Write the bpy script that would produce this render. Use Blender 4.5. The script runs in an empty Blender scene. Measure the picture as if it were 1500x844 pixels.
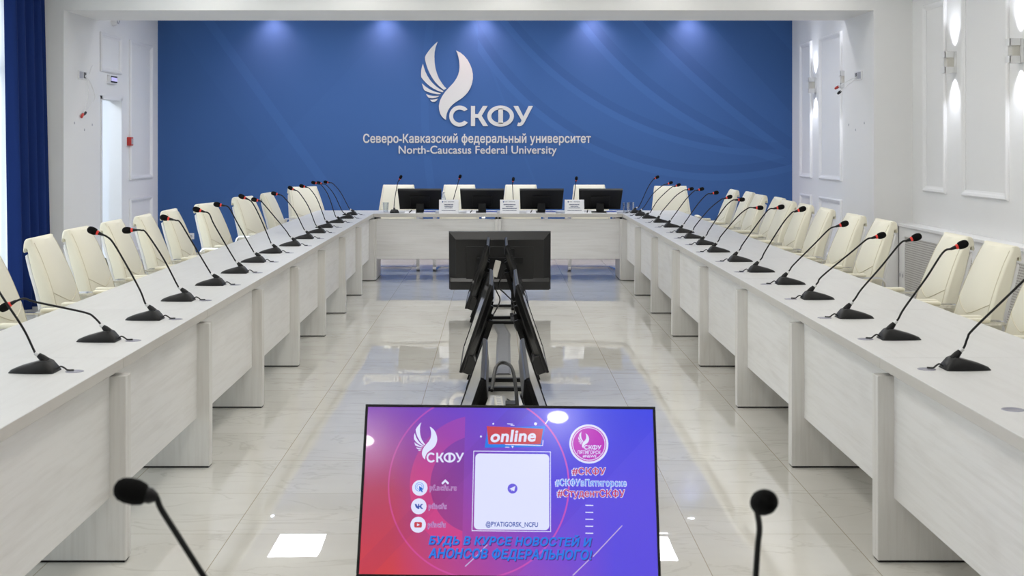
import bpy, bmesh, math, random
from mathutils import Vector, Matrix, Euler
from mathutils.geometry import delaunay_2d_cdt
random.seed(7)
S = bpy.context.scene
COL = S.collection
PI = math.pi

# ------------------------------------------------------------------ camera, world, exposure
F, CX, CY, H = 1944.0, 727.0, 209.0, 1.55      # focal in px of a 1500x844 frame, level camera with lens shift
cd = bpy.data.cameras.new('camera'); cam = bpy.data.objects.new('camera', cd); COL.objects.link(cam)
cam.location = (0, 0, H); cam.rotation_euler = (PI/2, 0, 0)
cd.sensor_width = 36.0; cd.lens = 36.0*F/1500.0
cd.shift_x = (750-CX)/1500.0; cd.shift_y = -(422-CY)/1500.0
cd.clip_start = 0.05; cd.clip_end = 200
cd.dof.use_dof = True; cd.dof.focus_distance = 9.0; cd.dof.aperture_fstop = 9.0
S.camera = cam
S.view_settings.view_transform = 'Standard'; S.view_settings.look = 'None'
S.view_settings.gamma = 1.0; S.view_settings.use_curve_mapping = False
S.view_settings.exposure = 0.0
S.cycles.max_bounces = 10; S.cycles.diffuse_bounces = 5; S.cycles.glossy_bounces = 4
S.cycles.transmission_bounces = 8; S.cycles.transparent_max_bounces = 12
S.cycles.caustics_reflective = False; S.cycles.caustics_refractive = False
S.cycles.sample_clamp_indirect = 20.0
S.cycles.use_denoising = True
w = bpy.data.worlds.new('world'); S.world = w; w.use_nodes = True
bg = w.node_tree.nodes['Background']; bg.inputs[0].default_value = (0.80, 0.90, 1.0, 1); bg.inputs[1].default_value = 1.5

def area(name, loc, rot, sx, sy, power, col=(1, 1, 1), spread=PI):
    l = bpy.data.lights.new(name, 'AREA'); l.shape = 'RECTANGLE'; l.size = sx; l.size_y = sy
    l.energy = power; l.color = col; l.spread = spread
    o = bpy.data.objects.new(name, l); COL.objects.link(o); o.location = loc; o.rotation_euler = rot
    return o
def spot(name, loc, direction, power, angle, col=(1, 1, 1), blend=0.5, radius=0.02):
    l = bpy.data.lights.new(name, 'SPOT'); l.energy = power; l.spot_size = angle; l.spot_blend = blend
    l.color = col; l.shadow_soft_size = radius
    o = bpy.data.objects.new(name, l); COL.objects.link(o); o.location = loc
    o.rotation_euler = Vector(direction).to_track_quat('-Z', 'Y').to_euler()
    return o
# main dimensions (metres)
X_L, X_R = -4.58, 4.03            # side walls of the near hall
XF_L, XF_R = -4.495, 3.929        # side walls beyond the portal
Y1, Y2, YW = 12.85, 13.93, 17.62  # portal front / back, blue wall
XP_L, XP_R, ZP = -4.19, 3.655, 2.832   # portal opening
ZC, ZF, YB = 3.25, 3.35, -3.2     # ceilings, back wall
T = 0.751                         # table top
P_NEAR, P_FAR, P_DAY = 8.3, 14.0, 68.0
WINDOWS = [(9.4, 12.45), (5.6, 8.5), (1.6, 4.5)]
for i, (a, b) in enumerate(WINDOWS):
    area('daylight', (X_L-0.45, (a+b)/2, 1.5), (0, -PI/2, 0), 2.9, b-a, P_DAY, (0.91, 0.955, 1.0))
area('corridor_fill_panel', (-6.0, 15.5, 2.9), (0, 0, 0), 1.6, 2.6, 130, (0.78, 0.88, 1.0))  # unseen lamp added under the corridor ceiling to brighten the doorway
SCAL_X = [-2.95, -1.467, -0.2, 1.27, 2.56]
for x in SCAL_X:
    spot('wall_washer', (x, YW-0.22, ZF-0.012), (0, 0.16, -1), 38, math.radians(110), (1.0, 0.55, 0.52), 1.0, 0.03)
PORT_X = [-2.75, -1.3, 0.15, 1.6, 3.0]
for x in PORT_X:
    spot('portal_downlight', (x, Y1-0.5, ZC-0.012), (0, 0, -1), 4.0, math.radians(165), (1.0, 0.975, 0.93), 0.4, 0.06)
    spot('portal_downlight', (x, Y2+0.45, ZF-0.012), (0, 0, -1), 19, math.radians(165), (0.92, 0.92, 1.0), 0.4, 0.06)

# ------------------------------------------------------------------ materials
MATS = {}
def srgb(r, g, b):
    f = lambda c: (c/255.0/12.92) if c <= 10 else (((c/255.0)+0.055)/1.055)**2.4
    return (f(r), f(g), f(b), 1)
def new_mat(name):
    m = bpy.data.materials.new(name); m.use_nodes = True
    MATS[name] = m
    nt = m.node_tree
    return m, nt, nt.nodes['Principled BSDF']
def simple(name, col, rough=0.5, metal=0.0, spec=0.5, emit=None, estr=0.0, noise=0.0, nscale=40.0, bump=0.0, coat=0.0):
    m, nt, b = new_mat(name)
    b.inputs['Base Color'].default_value = col if len(col) == 4 else (*col, 1)
    b.inputs['Roughness'].default_value = rough; b.inputs['Metallic'].default_value = metal
    b.inputs['Specular IOR Level'].default_value = spec
    b.inputs['Coat Weight'].default_value = coat
    if emit: b.inputs['Emission Color'].default_value = emit; b.inputs['Emission Strength'].default_value = estr
    if noise or bump:
        tc = nt.nodes.new('ShaderNodeTexCoord'); n = nt.nodes.new('ShaderNodeTexNoise'); n.inputs['Scale'].default_value = nscale
        n.inputs['Detail'].default_value = 4
        nt.links.new(tc.outputs['Object'], n.inputs['Vector'])
        if noise:
            mx = nt.nodes.new('ShaderNodeMix'); mx.data_type = 'RGBA'; c = b.inputs['Base Color'].default_value
            mx.inputs['A'].default_value = [v*(1-noise) for v in c[:3]]+[1]; mx.inputs['B'].default_value = [min(1, v*(1+noise)) for v in c[:3]]+[1]
            nt.links.new(n.outputs['Fac'], mx.inputs['Factor']); nt.links.new(mx.outputs['Result'], b.inputs['Base Color'])
        if bump:
            bp = nt.nodes.new('ShaderNodeBump'); bp.inputs['Strength'].default_value = bump; bp.inputs['Distance'].default_value = 0.002
            nt.links.new(n.outputs['Fac'], bp.inputs['Height']); nt.links.new(bp.outputs['Normal'], b.inputs['Normal'])
    return m
simple('wall_paint', (0.80, 0.80, 0.795), 0.65, noise=0.012, nscale=3.0)
simple('ceiling_paint', (0.84, 0.84, 0.84), 0.8, noise=0.01, nscale=2.0)
simple('moulding_paint', (0.80, 0.80, 0.80), 0.45, noise=0.01, nscale=6)
simple('baseboard', (0.50, 0.50, 0.50), 0.4, noise=0.03, nscale=12)
simple('leather', srgb(229, 225, 207), 0.42, spec=0.4, noise=0.02, nscale=9, bump=0.12)
simple('leather_seam', srgb(208, 201, 178), 0.6)
simple('shell', srgb(222, 222, 222), 0.45, noise=0.015, nscale=8)
simple('chrome', (0.80, 0.80, 0.82), 0.14, metal=1.0, noise=0.02, nscale=20)
simple('black_plastic', (0.010, 0.010, 0.0105), 0.48, spec=0.28, noise=0.15, nscale=60, bump=0.05)
simple('black_metal', (0.006, 0.006, 0.0065), 0.45, spec=0.28, noise=0.1, nscale=30)
simple('tv_back', (0.009, 0.009, 0.0095), 0.30, spec=0.55, noise=0.1, nscale=80, bump=0.03)
simple('tv_glass', (0.010, 0.010, 0.012), 0.07, spec=0.9, noise=0.05, nscale=5)
simple('foam', (0.008, 0.008, 0.008), 0.95, spec=0.1, noise=0.3, nscale=300, bump=0.6)
simple('red_ring', (0.62, 0.035, 0.025), 0.35, emit=(1, 0.05, 0.03, 1), estr=0.16, noise=0.02)
simple('ring_clear', (0.72, 0.72, 0.72), 0.2, spec=0.6, noise=0.02)
simple('cable', (0.014, 0.014, 0.014), 0.5, noise=0.1)
simple('steel', (0.26, 0.26, 0.32), 0.4, metal=1.0, noise=0.03, nscale=50)
simple('curtain', srgb(22, 44, 100), 0.85, spec=0.15, noise=0.10, nscale=120)
simple('grey_tape', (0.19, 0.19, 0.19), 0.35, noise=0.12, nscale=22)
simple('beige_plastic', (0.62, 0.60, 0.54), 0.45, noise=0.02)
simple('white_plastic', (0.78, 0.78, 0.78), 0.4, noise=0.01)
simple('grey_plastic', (0.45, 0.45, 0.48), 0.4, noise=0.02)
simple('red_plastic', (0.52, 0.035, 0.025), 0.4, noise=0.03)
simple('letter_white', (0.66, 0.66, 0.64), 0.45, noise=0.02, nscale=4)
simple('paper', (0.86, 0.86, 0.88), 0.6, noise=0.01)
simple('blue_cover', srgb(48, 78, 170), 0.5, noise=0.03)
simple('ink', srgb(60, 72, 105), 0.6)
simple('emblem_ink', srgb(40, 80, 140), 0.5)
simple('cap_white', (0.8, 0.8, 0.82), 0.4)
simple('led_green', (0.02, 0.35, 0.12), 0.4); simple('yellow_wire', (0.6, 0.5, 0.05), 0.5); simple('blue_plug', (0.02, 0.03, 0.8), 0.4)
def emitter(name, col, strength):
    m, nt, b = new_mat(name)
    b.inputs['Base Color'].default_value = (0.02, 0.02, 0.02, 1); b.inputs['Roughness'].default_value = 0.12
    b.inputs['Specular IOR Level'].default_value = 0.5
    b.inputs['Emission Color'].default_value = col; b.inputs['Emission Strength'].default_value = strength
    return m
def clear(name, tint, rough=0.0, mix=0.12):
    m, nt, b = new_mat(name)
    nt.nodes.remove(b); out = nt.nodes['Material Output']
    t = nt.nodes.new('ShaderNodeBsdfTransparent'); t.inputs[0].default_value = tint
    g = nt.nodes.new('ShaderNodeBsdfGlossy'); g.inputs['Roughness'].default_value = rough
    lw = nt.nodes.new('ShaderNodeLayerWeight'); lw.inputs['Blend'].default_value = mix
    mx = nt.nodes.new('ShaderNodeMixShader')
    nt.links.new(lw.outputs['Facing'], mx.inputs[0]); nt.links.new(t.outputs[0], mx.inputs[1]); nt.links.new(g.outputs[0], mx.inputs[2])
    nt.links.new(mx.outputs[0], out.inputs[0])
clear('pane_glass', (0.95, 0.97, 0.97, 1), 0.0, 0.08)
clear('drinking_glass', (0.90, 0.92, 0.94, 1), 0.03, 0.32)
clear('bottle_plastic', (0.84, 0.88, 0.95, 1), 0.05, 0.35)
def sheer():
    m, nt, b = new_mat('sheer'); nt.nodes.remove(b); out = nt.nodes['Material Output']
    tl = nt.nodes.new('ShaderNodeBsdfTranslucent'); tl.inputs[0].default_value = (0.9, 0.92, 0.95, 1)
    df = nt.nodes.new('ShaderNodeBsdfDiffuse'); df.inputs[0].default_value = (0.9, 0.9, 0.92, 1)
    tr = nt.nodes.new('ShaderNodeBsdfTransparent')
    a = nt.nodes.new('ShaderNodeMixShader'); a.inputs[0].default_value = 0.35
    c = nt.nodes.new('ShaderNodeMixShader')
    tc = nt.nodes.new('ShaderNodeTexCoord'); n = nt.nodes.new('ShaderNodeTexNoise'); n.inputs['Scale'].default_value = 200
    mr = nt.nodes.new('ShaderNodeMapRange'); mr.inputs['To Min'].default_value = 0.22; mr.inputs['To Max'].default_value = 0.38
    nt.links.new(tc.outputs['Object'], n.inputs['Vector']); nt.links.new(n.outputs['Fac'], mr.inputs['Value']); nt.links.new(mr.outputs[0], c.inputs[0])
    nt.links.new(tl.outputs[0], a.inputs[1]); nt.links.new(df.outputs[0], a.inputs[2])
    nt.links.new(a.outputs[0], c.inputs[1]); nt.links.new(tr.outputs[0], c.inputs[2]); nt.links.new(c.outputs[0], out.inputs[0])
sheer()

class NG:                                   # tiny node-graph helper
    def __init__(s, nt): s.nt = nt
    def n(s, t, **kw):
        x = s.nt.nodes.new(t)
        for k, v in kw.items(): setattr(x, k, v)
        return x
    def put(s, sock, v):
        if isinstance(v, bpy.types.NodeSocket): s.nt.links.new(v, sock)
        else: sock.default_value = v
    def m(s, op, a, b=0.0, c=0.0):
        x = s.n('ShaderNodeMath', operation=op)
        s.put(x.inputs[0], a); s.put(x.inputs[1], b); s.put(x.inputs[2], c)
        return x.outputs[0]
    def mix(s, f, a, b):
        x = s.n('ShaderNodeMix', data_type='RGBA'); s.put(x.inputs['Factor'], f); s.put(x.inputs['A'], a); s.put(x.inputs['B'], b)
        return x.outputs['Result']
    def ramp(s, v, a, b, lo=0.0, hi=1.0):
        x = s.n('ShaderNodeMapRange'); s.put(x.inputs['Value'], v)
        x.inputs['From Min'].default_value = a; x.inputs['From Max'].default_value = b
        x.inputs['To Min'].default_value = lo; x.inputs['To Max'].default_value = hi
        return x.outputs[0]

def wood(name, axis, base, dark, amount=0.55):
    m, nt, b = new_mat(name); g = NG(nt)
    tc = g.n('ShaderNodeTexCoord'); oi = g.n('ShaderNodeObjectInfo')
    off = g.n('ShaderNodeVectorMath', operation='SCALE'); off.inputs[0].default_value = (7.3, 5.1, 9.7); g.put(off.inputs['Scale'], oi.outputs['Random'])
    ad = g.n('ShaderNodeVectorMath', operation='ADD'); g.put(ad.inputs[0], tc.outputs['Object']); g.put(ad.inputs[1], off.outputs[0])
    mp = g.n('ShaderNodeMapping'); sc = [1, 1, 1]; sc['xyz'.index(axis)] = 0.045; mp.inputs['Scale'].default_value = sc
    g.put(mp.inputs['Vector'], ad.outputs[0])
    n1 = g.n('ShaderNodeTexNoise'); n1.inputs['Scale'].default_value = 46; n1.inputs['Detail'].default_value = 6; n1.inputs['Roughness'].default_value = 0.65
    g.put(n1.inputs['Vector'], mp.outputs[0])
    n2 = g.n('ShaderNodeTexNoise'); n2.inputs['Scale'].default_value = 9; n2.inputs['Detail'].default_value = 3; n2.inputs['Distortion'].default_value = 0.6
    mp2 = g.n('ShaderNodeMapping'); sc2 = [1, 1, 1]; sc2['xyz'.index(axis)] = 0.22; mp2.inputs['Scale'].default_value = sc2
    g.put(mp2.inputs['Vector'], ad.outputs[0]); g.put(n2.inputs['Vector'], mp2.outputs[0])
    a = g.ramp(n1.outputs['Fac'], 0.45, 0.72, 0.0, 0.6); c = g.ramp(n2.outputs['Fac'], 0.5, 0.78, 0.0, 0.6)
    f = g.m('MULTIPLY', g.m('ADD', a, c), amount)
    g.put(b.inputs['Base Color'], g.mix(f, (*base, 1), (*dark, 1)))
    b.inputs['Roughness'].default_value = 0.38; b.inputs['Specular IOR Level'].default_value = 0.4
    bp = g.n('ShaderNodeBump'); bp.inputs['Strength'].default_value = 0.08; bp.inputs['Distance'].default_value = 0.001
    g.put(bp.inputs['Height'], n1.outputs['Fac']); g.put(b.inputs['Normal'], bp.outputs['Normal'])
wood('wood_top', 'y', (0.61, 0.61, 0.605), (0.50, 0.49, 0.475), 0.45)
wood('wood_panel', 'y', (0.76, 0.755, 0.745), (0.56, 0.54, 0.51), 0.55)
wood('wood_leg', 'z', (0.72, 0.71, 0.685), (0.52, 0.49, 0.45), 0.55)
wood('wood_edge', 'y', (0.56, 0.54, 0.505), (0.46, 0.435, 0.40), 0.5)

def floor_mat():
    m, nt, b = new_mat('marble_tile'); g = NG(nt)
    tc = g.n('ShaderNodeTexCoord'); sp = g.n('ShaderNodeSeparateXYZ'); g.put(sp.inputs[0], tc.outputs['Object'])
    t = 0.6075
    u = g.m('DIVIDE', g.m('ADD', sp.outputs[0], 1.049+20*t), t); v = g.m('DIVIDE', g.m('SUBTRACT', sp.outputs[1], 5.255-20*t), t)
    fu, fv = g.m('FRACT', u), g.m('FRACT', v)
    eu = g.m('ABSOLUTE', g.m('SUBTRACT', fu, 0.5)); ev = g.m('ABSOLUTE', g.m('SUBTRACT', fv, 0.5))
    joint = g.m('GREATER_THAN', g.m('MAXIMUM', eu, ev), 0.5-0.0030)
    cell = g.n('ShaderNodeCombineXYZ'); g.put(cell.inputs[0], g.m('FLOOR', u)); g.put(cell.inputs[1], g.m('FLOOR', v))
    wn = g.n('ShaderNodeTexWhiteNoise', noise_dimensions='3D'); g.put(wn.inputs['Vector'], cell.outputs[0])
    sc = g.n('ShaderNodeVectorMath', operation='SCALE'); g.put(sc.inputs[0], wn.outputs['Color']); sc.inputs['Scale'].default_value = 14
    ad = g.n('ShaderNodeVectorMath', operation='ADD'); g.put(ad.inputs[0], tc.outputs['Object']); g.put(ad.inputs[1], sc.outputs[0])
    mp = g.n('ShaderNodeMapping'); mp.inputs['Scale'].default_value = (1.0, 2.6, 1); mp.inputs['Rotation'].default_value = (0, 0, 0.5); g.put(mp.inputs['Vector'], ad.outputs[0])
    n1 = g.n('ShaderNodeTexNoise'); n1.inputs['Scale'].default_value = 1.15; n1.inputs['Detail'].default_value = 6; n1.inputs['Distortion'].default_value = 1.1
    g.put(n1.inputs['Vector'], mp.outputs[0])
    vein = g.ramp(g.m('ABSOLUTE', g.m('SUBTRACT', n1.outputs['Fac'], 0.5)), 0.0, 0.014, 0.30, 0.0)
    n2 = g.n('ShaderNodeTexNoise'); n2.inputs['Scale'].default_value = 2.4; n2.inputs['Detail'].default_value = 4; g.put(n2.inputs['Vector'], ad.outputs[0])
    base = g.mix(g.ramp(n2.outputs['Fac'], 0.35, 0.7), (0.72, 0.705, 0.655, 1), (0.66, 0.64, 0.585, 1))
    c = g.mix(vein, base, (0.42, 0.385, 0.325, 1)); c = g.mix(joint, c, (0.42, 0.365, 0.28, 1))
    g.put(b.inputs['Base Color'], c)
    g.put(b.inputs['Roughness'], g.m('MULTIPLY_ADD', joint, 0.15, 0.012))
    b.inputs['Specular IOR Level'].default_value = 0.8
    # each tile lies a hair off level, with a slight polish wave
    n3 = g.n('ShaderNodeTexNoise'); n3.inputs['Scale'].default_value = 5.0; n3.inputs['Detail'].default_value = 2; g.put(n3.inputs['Vector'], tc.outputs['Object'])
    s1 = g.n('ShaderNodeVectorMath', operation='SUBTRACT'); g.put(s1.inputs[0], wn.outputs['Color']); s1.inputs[1].default_value = (.5, .5, .5)
    k1 = g.n('ShaderNodeVectorMath', operation='MULTIPLY'); g.put(k1.inputs[0], s1.outputs[0]); k1.inputs[1].default_value = (.0032, .0032, 0)
    s2 = g.n('ShaderNodeVectorMath', operation='SUBTRACT'); g.put(s2.inputs[0], n3.outputs['Color']); s2.inputs[1].default_value = (.5, .5, .5)
    k2 = g.n('ShaderNodeVectorMath', operation='MULTIPLY'); g.put(k2.inputs[0], s2.outputs[0]); k2.inputs[1].default_value = (.0035, .0035, 0)
    ge = g.n('ShaderNodeNewGeometry')
    a1 = g.n('ShaderNodeVectorMath', operation='ADD'); g.put(a1.inputs[0], k1.outputs[0]); g.put(a1.inputs[1], k2.outputs[0])
    a2 = g.n('ShaderNodeVectorMath', operation='ADD'); g.put(a2.inputs[0], a1.outputs[0]); g.put(a2.inputs[1], ge.outputs['Normal'])
    nn = g.n('ShaderNodeVectorMath', operation='NORMALIZE'); g.put(nn.inputs[0], a2.outputs[0]); g.put(b.inputs['Normal'], nn.outputs[0])
floor_mat()

def wall_xz(px, py): return ((px-CX)*YW/F, H-(py-CY)*YW/F)
def blue_wall_mat():
    m, nt, b = new_mat('blue_wallpaper'); g = NG(nt)
    tc = g.n('ShaderNodeTexCoord'); sp = g.n('ShaderNodeSeparateXYZ'); g.put(sp.inputs[0], tc.outputs['Object'])
    X, Z = sp.outputs[0], sp.outputs[2]
    k = YW/F
    col = None
    light = 0.0; dark = 0.0
    def circ(cx, cy, r):                       # signed distance (m) to a printed arc given in picture units
        wx, wz = wall_xz(cx, cy)
        d = g.m('SQRT', g.m('ADD', g.m('POWER', g.m('ABSOLUTE', g.m('SUBTRACT', X, wx)), 2.0), g.m('POWER', g.m('ABSOLUTE', g.m('SUBTRACT', Z, wz)), 2.0)))
        return g.m('SUBTRACT', d, r*k)
    def line(p, q):
        (x0, z0), (x1, z1) = wall_xz(*p), wall_xz(*q); L = math.hypot(x1-x0, z1-z0); nx, nz = (z1-z0)/L, -(x1-x0)/L
        return g.m('ADD', g.m('ADD', g.m('MULTIPLY', X, nx), g.m('MULTIPLY', Z, nz)), -(nx*x0+nz*z0))
    def band(d, lo, hi):
        return g.m('MULTIPLY', g.m('GREATER_THAN', d, lo), g.m('LESS_THAN', d, hi))
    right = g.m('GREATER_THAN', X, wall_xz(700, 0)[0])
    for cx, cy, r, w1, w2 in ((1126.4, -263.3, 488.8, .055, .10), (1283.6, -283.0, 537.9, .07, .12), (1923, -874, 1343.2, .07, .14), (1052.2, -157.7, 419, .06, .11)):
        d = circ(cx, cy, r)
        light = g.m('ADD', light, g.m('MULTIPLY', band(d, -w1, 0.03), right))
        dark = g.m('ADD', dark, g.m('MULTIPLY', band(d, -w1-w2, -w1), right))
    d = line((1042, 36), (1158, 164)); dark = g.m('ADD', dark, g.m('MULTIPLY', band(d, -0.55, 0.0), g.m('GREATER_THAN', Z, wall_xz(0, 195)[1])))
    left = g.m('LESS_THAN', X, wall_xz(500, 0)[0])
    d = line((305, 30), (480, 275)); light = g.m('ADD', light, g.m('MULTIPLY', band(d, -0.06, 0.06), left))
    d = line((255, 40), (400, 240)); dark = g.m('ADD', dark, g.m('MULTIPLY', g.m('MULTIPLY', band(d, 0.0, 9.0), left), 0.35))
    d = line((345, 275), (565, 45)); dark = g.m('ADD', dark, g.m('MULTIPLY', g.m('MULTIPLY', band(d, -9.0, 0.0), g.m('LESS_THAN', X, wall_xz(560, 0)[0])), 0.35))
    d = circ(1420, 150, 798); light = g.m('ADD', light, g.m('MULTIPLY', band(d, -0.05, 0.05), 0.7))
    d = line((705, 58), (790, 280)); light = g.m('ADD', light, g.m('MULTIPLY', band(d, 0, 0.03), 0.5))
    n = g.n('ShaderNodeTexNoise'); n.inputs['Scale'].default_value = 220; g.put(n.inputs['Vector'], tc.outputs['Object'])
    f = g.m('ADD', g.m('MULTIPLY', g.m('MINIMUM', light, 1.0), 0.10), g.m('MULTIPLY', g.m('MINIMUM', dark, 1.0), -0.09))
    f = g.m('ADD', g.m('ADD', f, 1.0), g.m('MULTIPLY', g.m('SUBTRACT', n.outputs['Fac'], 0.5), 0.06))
    sc = g.n('ShaderNodeVectorMath', operation='SCALE'); sc.inputs[0].default_value = (0.054, 0.130, 0.335); g.put(sc.inputs['Scale'], f)
    g.put(b.inputs['Base Color'], sc.outputs[0]); b.inputs['Roughness'].default_value = 0.6; b.inputs['Specular IOR Level'].default_value = 0.12
blue_wall_mat()
def grille_mat():
    m, nt, b = new_mat('perforated_sheet'); g = NG(nt)
    tc = g.n('ShaderNodeTexCoord'); sp = g.n('ShaderNodeSeparateXYZ'); g.put(sp.inputs[0], tc.outputs['Object'])
    p = 0.021
    v = g.m('DIVIDE', sp.outputs[2], p); row = g.m('FLOOR', v)
    u = g.m('ADD', g.m('DIVIDE', sp.outputs[1], p), g.m('MULTIPLY', g.m('MODULO', row, 2.0), 0.5))
    du = g.m('SUBTRACT', g.m('FRACT', u), 0.5); dv = g.m('SUBTRACT', g.m('FRACT', v), 0.5)
    hole = g.m('LESS_THAN', g.m('ADD', g.m('MULTIPLY', du, du), g.m('MULTIPLY', dv, dv)), 0.085)
    g.put(b.inputs['Base Color'], g.mix(hole, (0.58, 0.57, 0.54, 1), (0.20, 0.18, 0.16, 1))); b.inputs['Roughness'].default_value = 0.5
grille_mat()

# ------------------------------------------------------------------ mesh helpers
def finish(name, bm, mat, parent=None, smooth=False, loc=None, rot=None):
    me = bpy.data.meshes.new(name); bm.normal_update(); bm.to_mesh(me); bm.free()
    if smooth:
        for p in me.polygons: p.use_smooth = True
    for mm in (mat if isinstance(mat, (list, tuple)) else [mat]): me.materials.append(MATS[mm])
    o = bpy.data.objects.new(name, me); COL.objects.link(o)
    if parent: o.parent = parent
    if loc: o.location = loc
    if rot: o.rotation_euler = rot
    if smooth: 
        try: me.set_sharp_from_angle(angle=math.radians(38))
        except Exception: pass
    return o
def box(bm, lo, hi, bev=0.0, seg=2, mi=0):
    r = bmesh.ops.create_cube(bm, size=1.0)
    vs = r['verts']
    for v in vs: v.co = Vector([(lo[i]+hi[i])/2 + v.co[i]*(hi[i]-lo[i]) for i in range(3)])
    fs = set(f for v in vs for f in v.link_faces)
    for f in fs: f.material_index = mi
    if bev > 0:
        es = list(set(e for v in vs for e in v.link_edges))
        r2 = bmesh.ops.bevel(bm, geom=es, offset=bev, segments=seg, profile=0.5, affect='EDGES')
        for f in r2['faces']: f.material_index = mi
def prism(bm, poly, axis, a, b, bev=0.0, seg=2):
    """closed 2-D polygon extruded from a to b along axis (x, y or z)"""
    def mk(p, t): return {'x': (t, p[0], p[1]), 'y': (p[0], t, p[1]), 'z': (p[0], p[1], t)}[axis]
    A = [bm.verts.new(mk(p, a)) for p in poly]; B = [bm.verts.new(mk(p, b)) for p in poly]
    n = len(poly); fs = []
    fs.append(bm.faces.new(A)); fs.append(bm.faces.new(B[::-1]))
    for i in range(n): fs.append(bm.faces.new((A[i], B[i], B[(i+1) % n], A[(i+1) % n])))
    bmesh.ops.recalc_face_normals(bm, faces=fs)
    if bev > 0:
        es = list(set(e for f in fs[:2] for e in f.edges))
        bmesh.ops.bevel(bm, geom=es, offset=bev, segments=seg, profile=0.5, affect='EDGES')
def catmull(pts, sub=6):
    pts = [Vector(p) for p in pts]; out = []
    if len(pts) < 3: return pts
    q = [pts[0]*2-pts[1]]+pts+[pts[-1]*2-pts[-2]]
    for i in range(1, len(q)-2):
        p0, p1, p2, p3 = q[i-1:i+3]
        for s in range(sub):
            t = s/sub
            out.append(0.5*((2*p1)+(p2-p0)*t+(2*p0-5*p1+4*p2-p3)*t*t+(3*p1-p0-3*p2+p3)*t**3))
    out.append(pts[-1]); return out
def tube(bm, pts, r, seg=8, smooth=True, sub=5, r2=None):
    pts = catmull(pts, sub) if smooth else [Vector(p) for p in pts]
    rings = []; n = len(pts); up = None
    for i, p in enumerate(pts):
        d = (pts[min(i+1, n-1)]-pts[max(i-1, 0)]).normalized()
        if up is None:
            up = Vector((0, 0, 1)) if abs(d.z) < 0.9 else Vector((0, 1, 0))
        sx = d.cross(up); sx.normalize(); up = sx.cross(d).normalized()
        rr = r if r2 is None else r+(r2-r)*i/(n-1)
        rings.append([bm.verts.new(p+(sx*math.cos(2*PI*k/seg)+up*math.sin(2*PI*k/seg))*rr) for k in range(seg)])
    for a, b in zip(rings, rings[1:]):
        for k in range(seg): bm.faces.new((a[k], a[(k+1) % seg], b[(k+1) % seg], b[k]))
    bm.faces.new(rings[0][::-1]); bm.faces.new(rings[-1])
def ribbon(bm, pts, w, t, wdir):
    """rectangular bar swept along a polyline; wdir = the direction of its width"""
    pts = [Vector(p) for p in pts]; wd = Vector(wdir).normalized(); n = len(pts); rings = []
    for i, p in enumerate(pts):
        d = (pts[min(i+1, n-1)]-pts[max(i-1, 0)]).normalized(); nn = d.cross(wd).normalized()
        rings.append([bm.verts.new(p+wd*a*w/2+nn*b*t/2) for a, b in ((-1, -1), (1, -1), (1, 1), (-1, 1))])
    for a, b in zip(rings, rings[1:]):
        for k in range(4): bm.faces.new((a[k], a[(k+1) % 4], b[(k+1) % 4], b[k]))
    bm.faces.new(rings[0][::-1]); bm.faces.new(rings[-1])
    bmesh.ops.recalc_face_normals(bm, faces=bm.faces)
def lathe(bm, prof, seg=20, mat=Matrix()):
    rings = []
    for r, z in prof:
        if r < 1e-5: rings.append([bm.verts.new(mat @ Vector((0, 0, z)))])
        else: rings.append([bm.verts.new(mat @ Vector((r*math.cos(2*PI*k/seg), r*math.sin(2*PI*k/seg), z))) for k in range(seg)])
    for a, b in zip(rings, rings[1:]):
        if len(a) == 1 and len(b) > 1:
            for k in range(seg): bm.faces.new((a[0], b[(k+1) % seg], b[k]))
        elif len(b) == 1 and len(a) > 1:
            for k in range(seg): bm.faces.new((a[k], a[(k+1) % seg], b[0]))
        elif len(a) > 1:
            for k in range(seg): bm.faces.new((a[k], a[(k+1) % seg], b[(k+1) % seg], b[k]))
    bmesh.ops.recalc_face_normals(bm, faces=bm.faces)
def along(p, d):                            # matrix putting local z along d at p
    return Matrix.Translation(Vector(p)) @ Vector(d).to_track_quat('Z', 'X').to_matrix().to_4x4()
def BM(): return bmesh.new()
def mb(fn, *a, **k):
    bm = BM(); fn(bm, *a, **k); return bm
def struct(name, bm, mat, smooth=False, parent=None):
    o = finish(name, bm, mat, parent, smooth); o['kind'] = 'structure'; return o
def tag(o, label, cat, group=None, kind=None):
    if label: o['label'] = label
    o['category'] = cat
    if group: o['group'] = group
    if kind: o['kind'] = kind
    return o
def thing(name, label, cat, loc=(0, 0, 0), rotz=0.0, group=None):
    o = bpy.data.objects.new(name, None); COL.objects.link(o); o.empty_display_size = 0.1
    o.location = loc; o.rotation_euler = (0, 0, rotz)
    return tag(o, label, cat, group)
def copy_tree(src, parent=None):
    c = src.copy(); COL.objects.link(c)
    if parent: c.parent = parent
    for ch in list(src.children): copy_tree(ch, c)
    return c
def at(px, py, Y): return Vector(((px-CX)*Y/F, Y, H-(py-CY)*Y/F))
NTH = ['', 'first', 'second', 'third', 'fourth', 'fifth', 'sixth', 'seventh', 'eighth', 'ninth', 'tenth', 'eleventh', 'twelfth', 'thirteenth', 'fourteenth', 'fifteenth', 'sixteenth', 'seventeenth']

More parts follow.
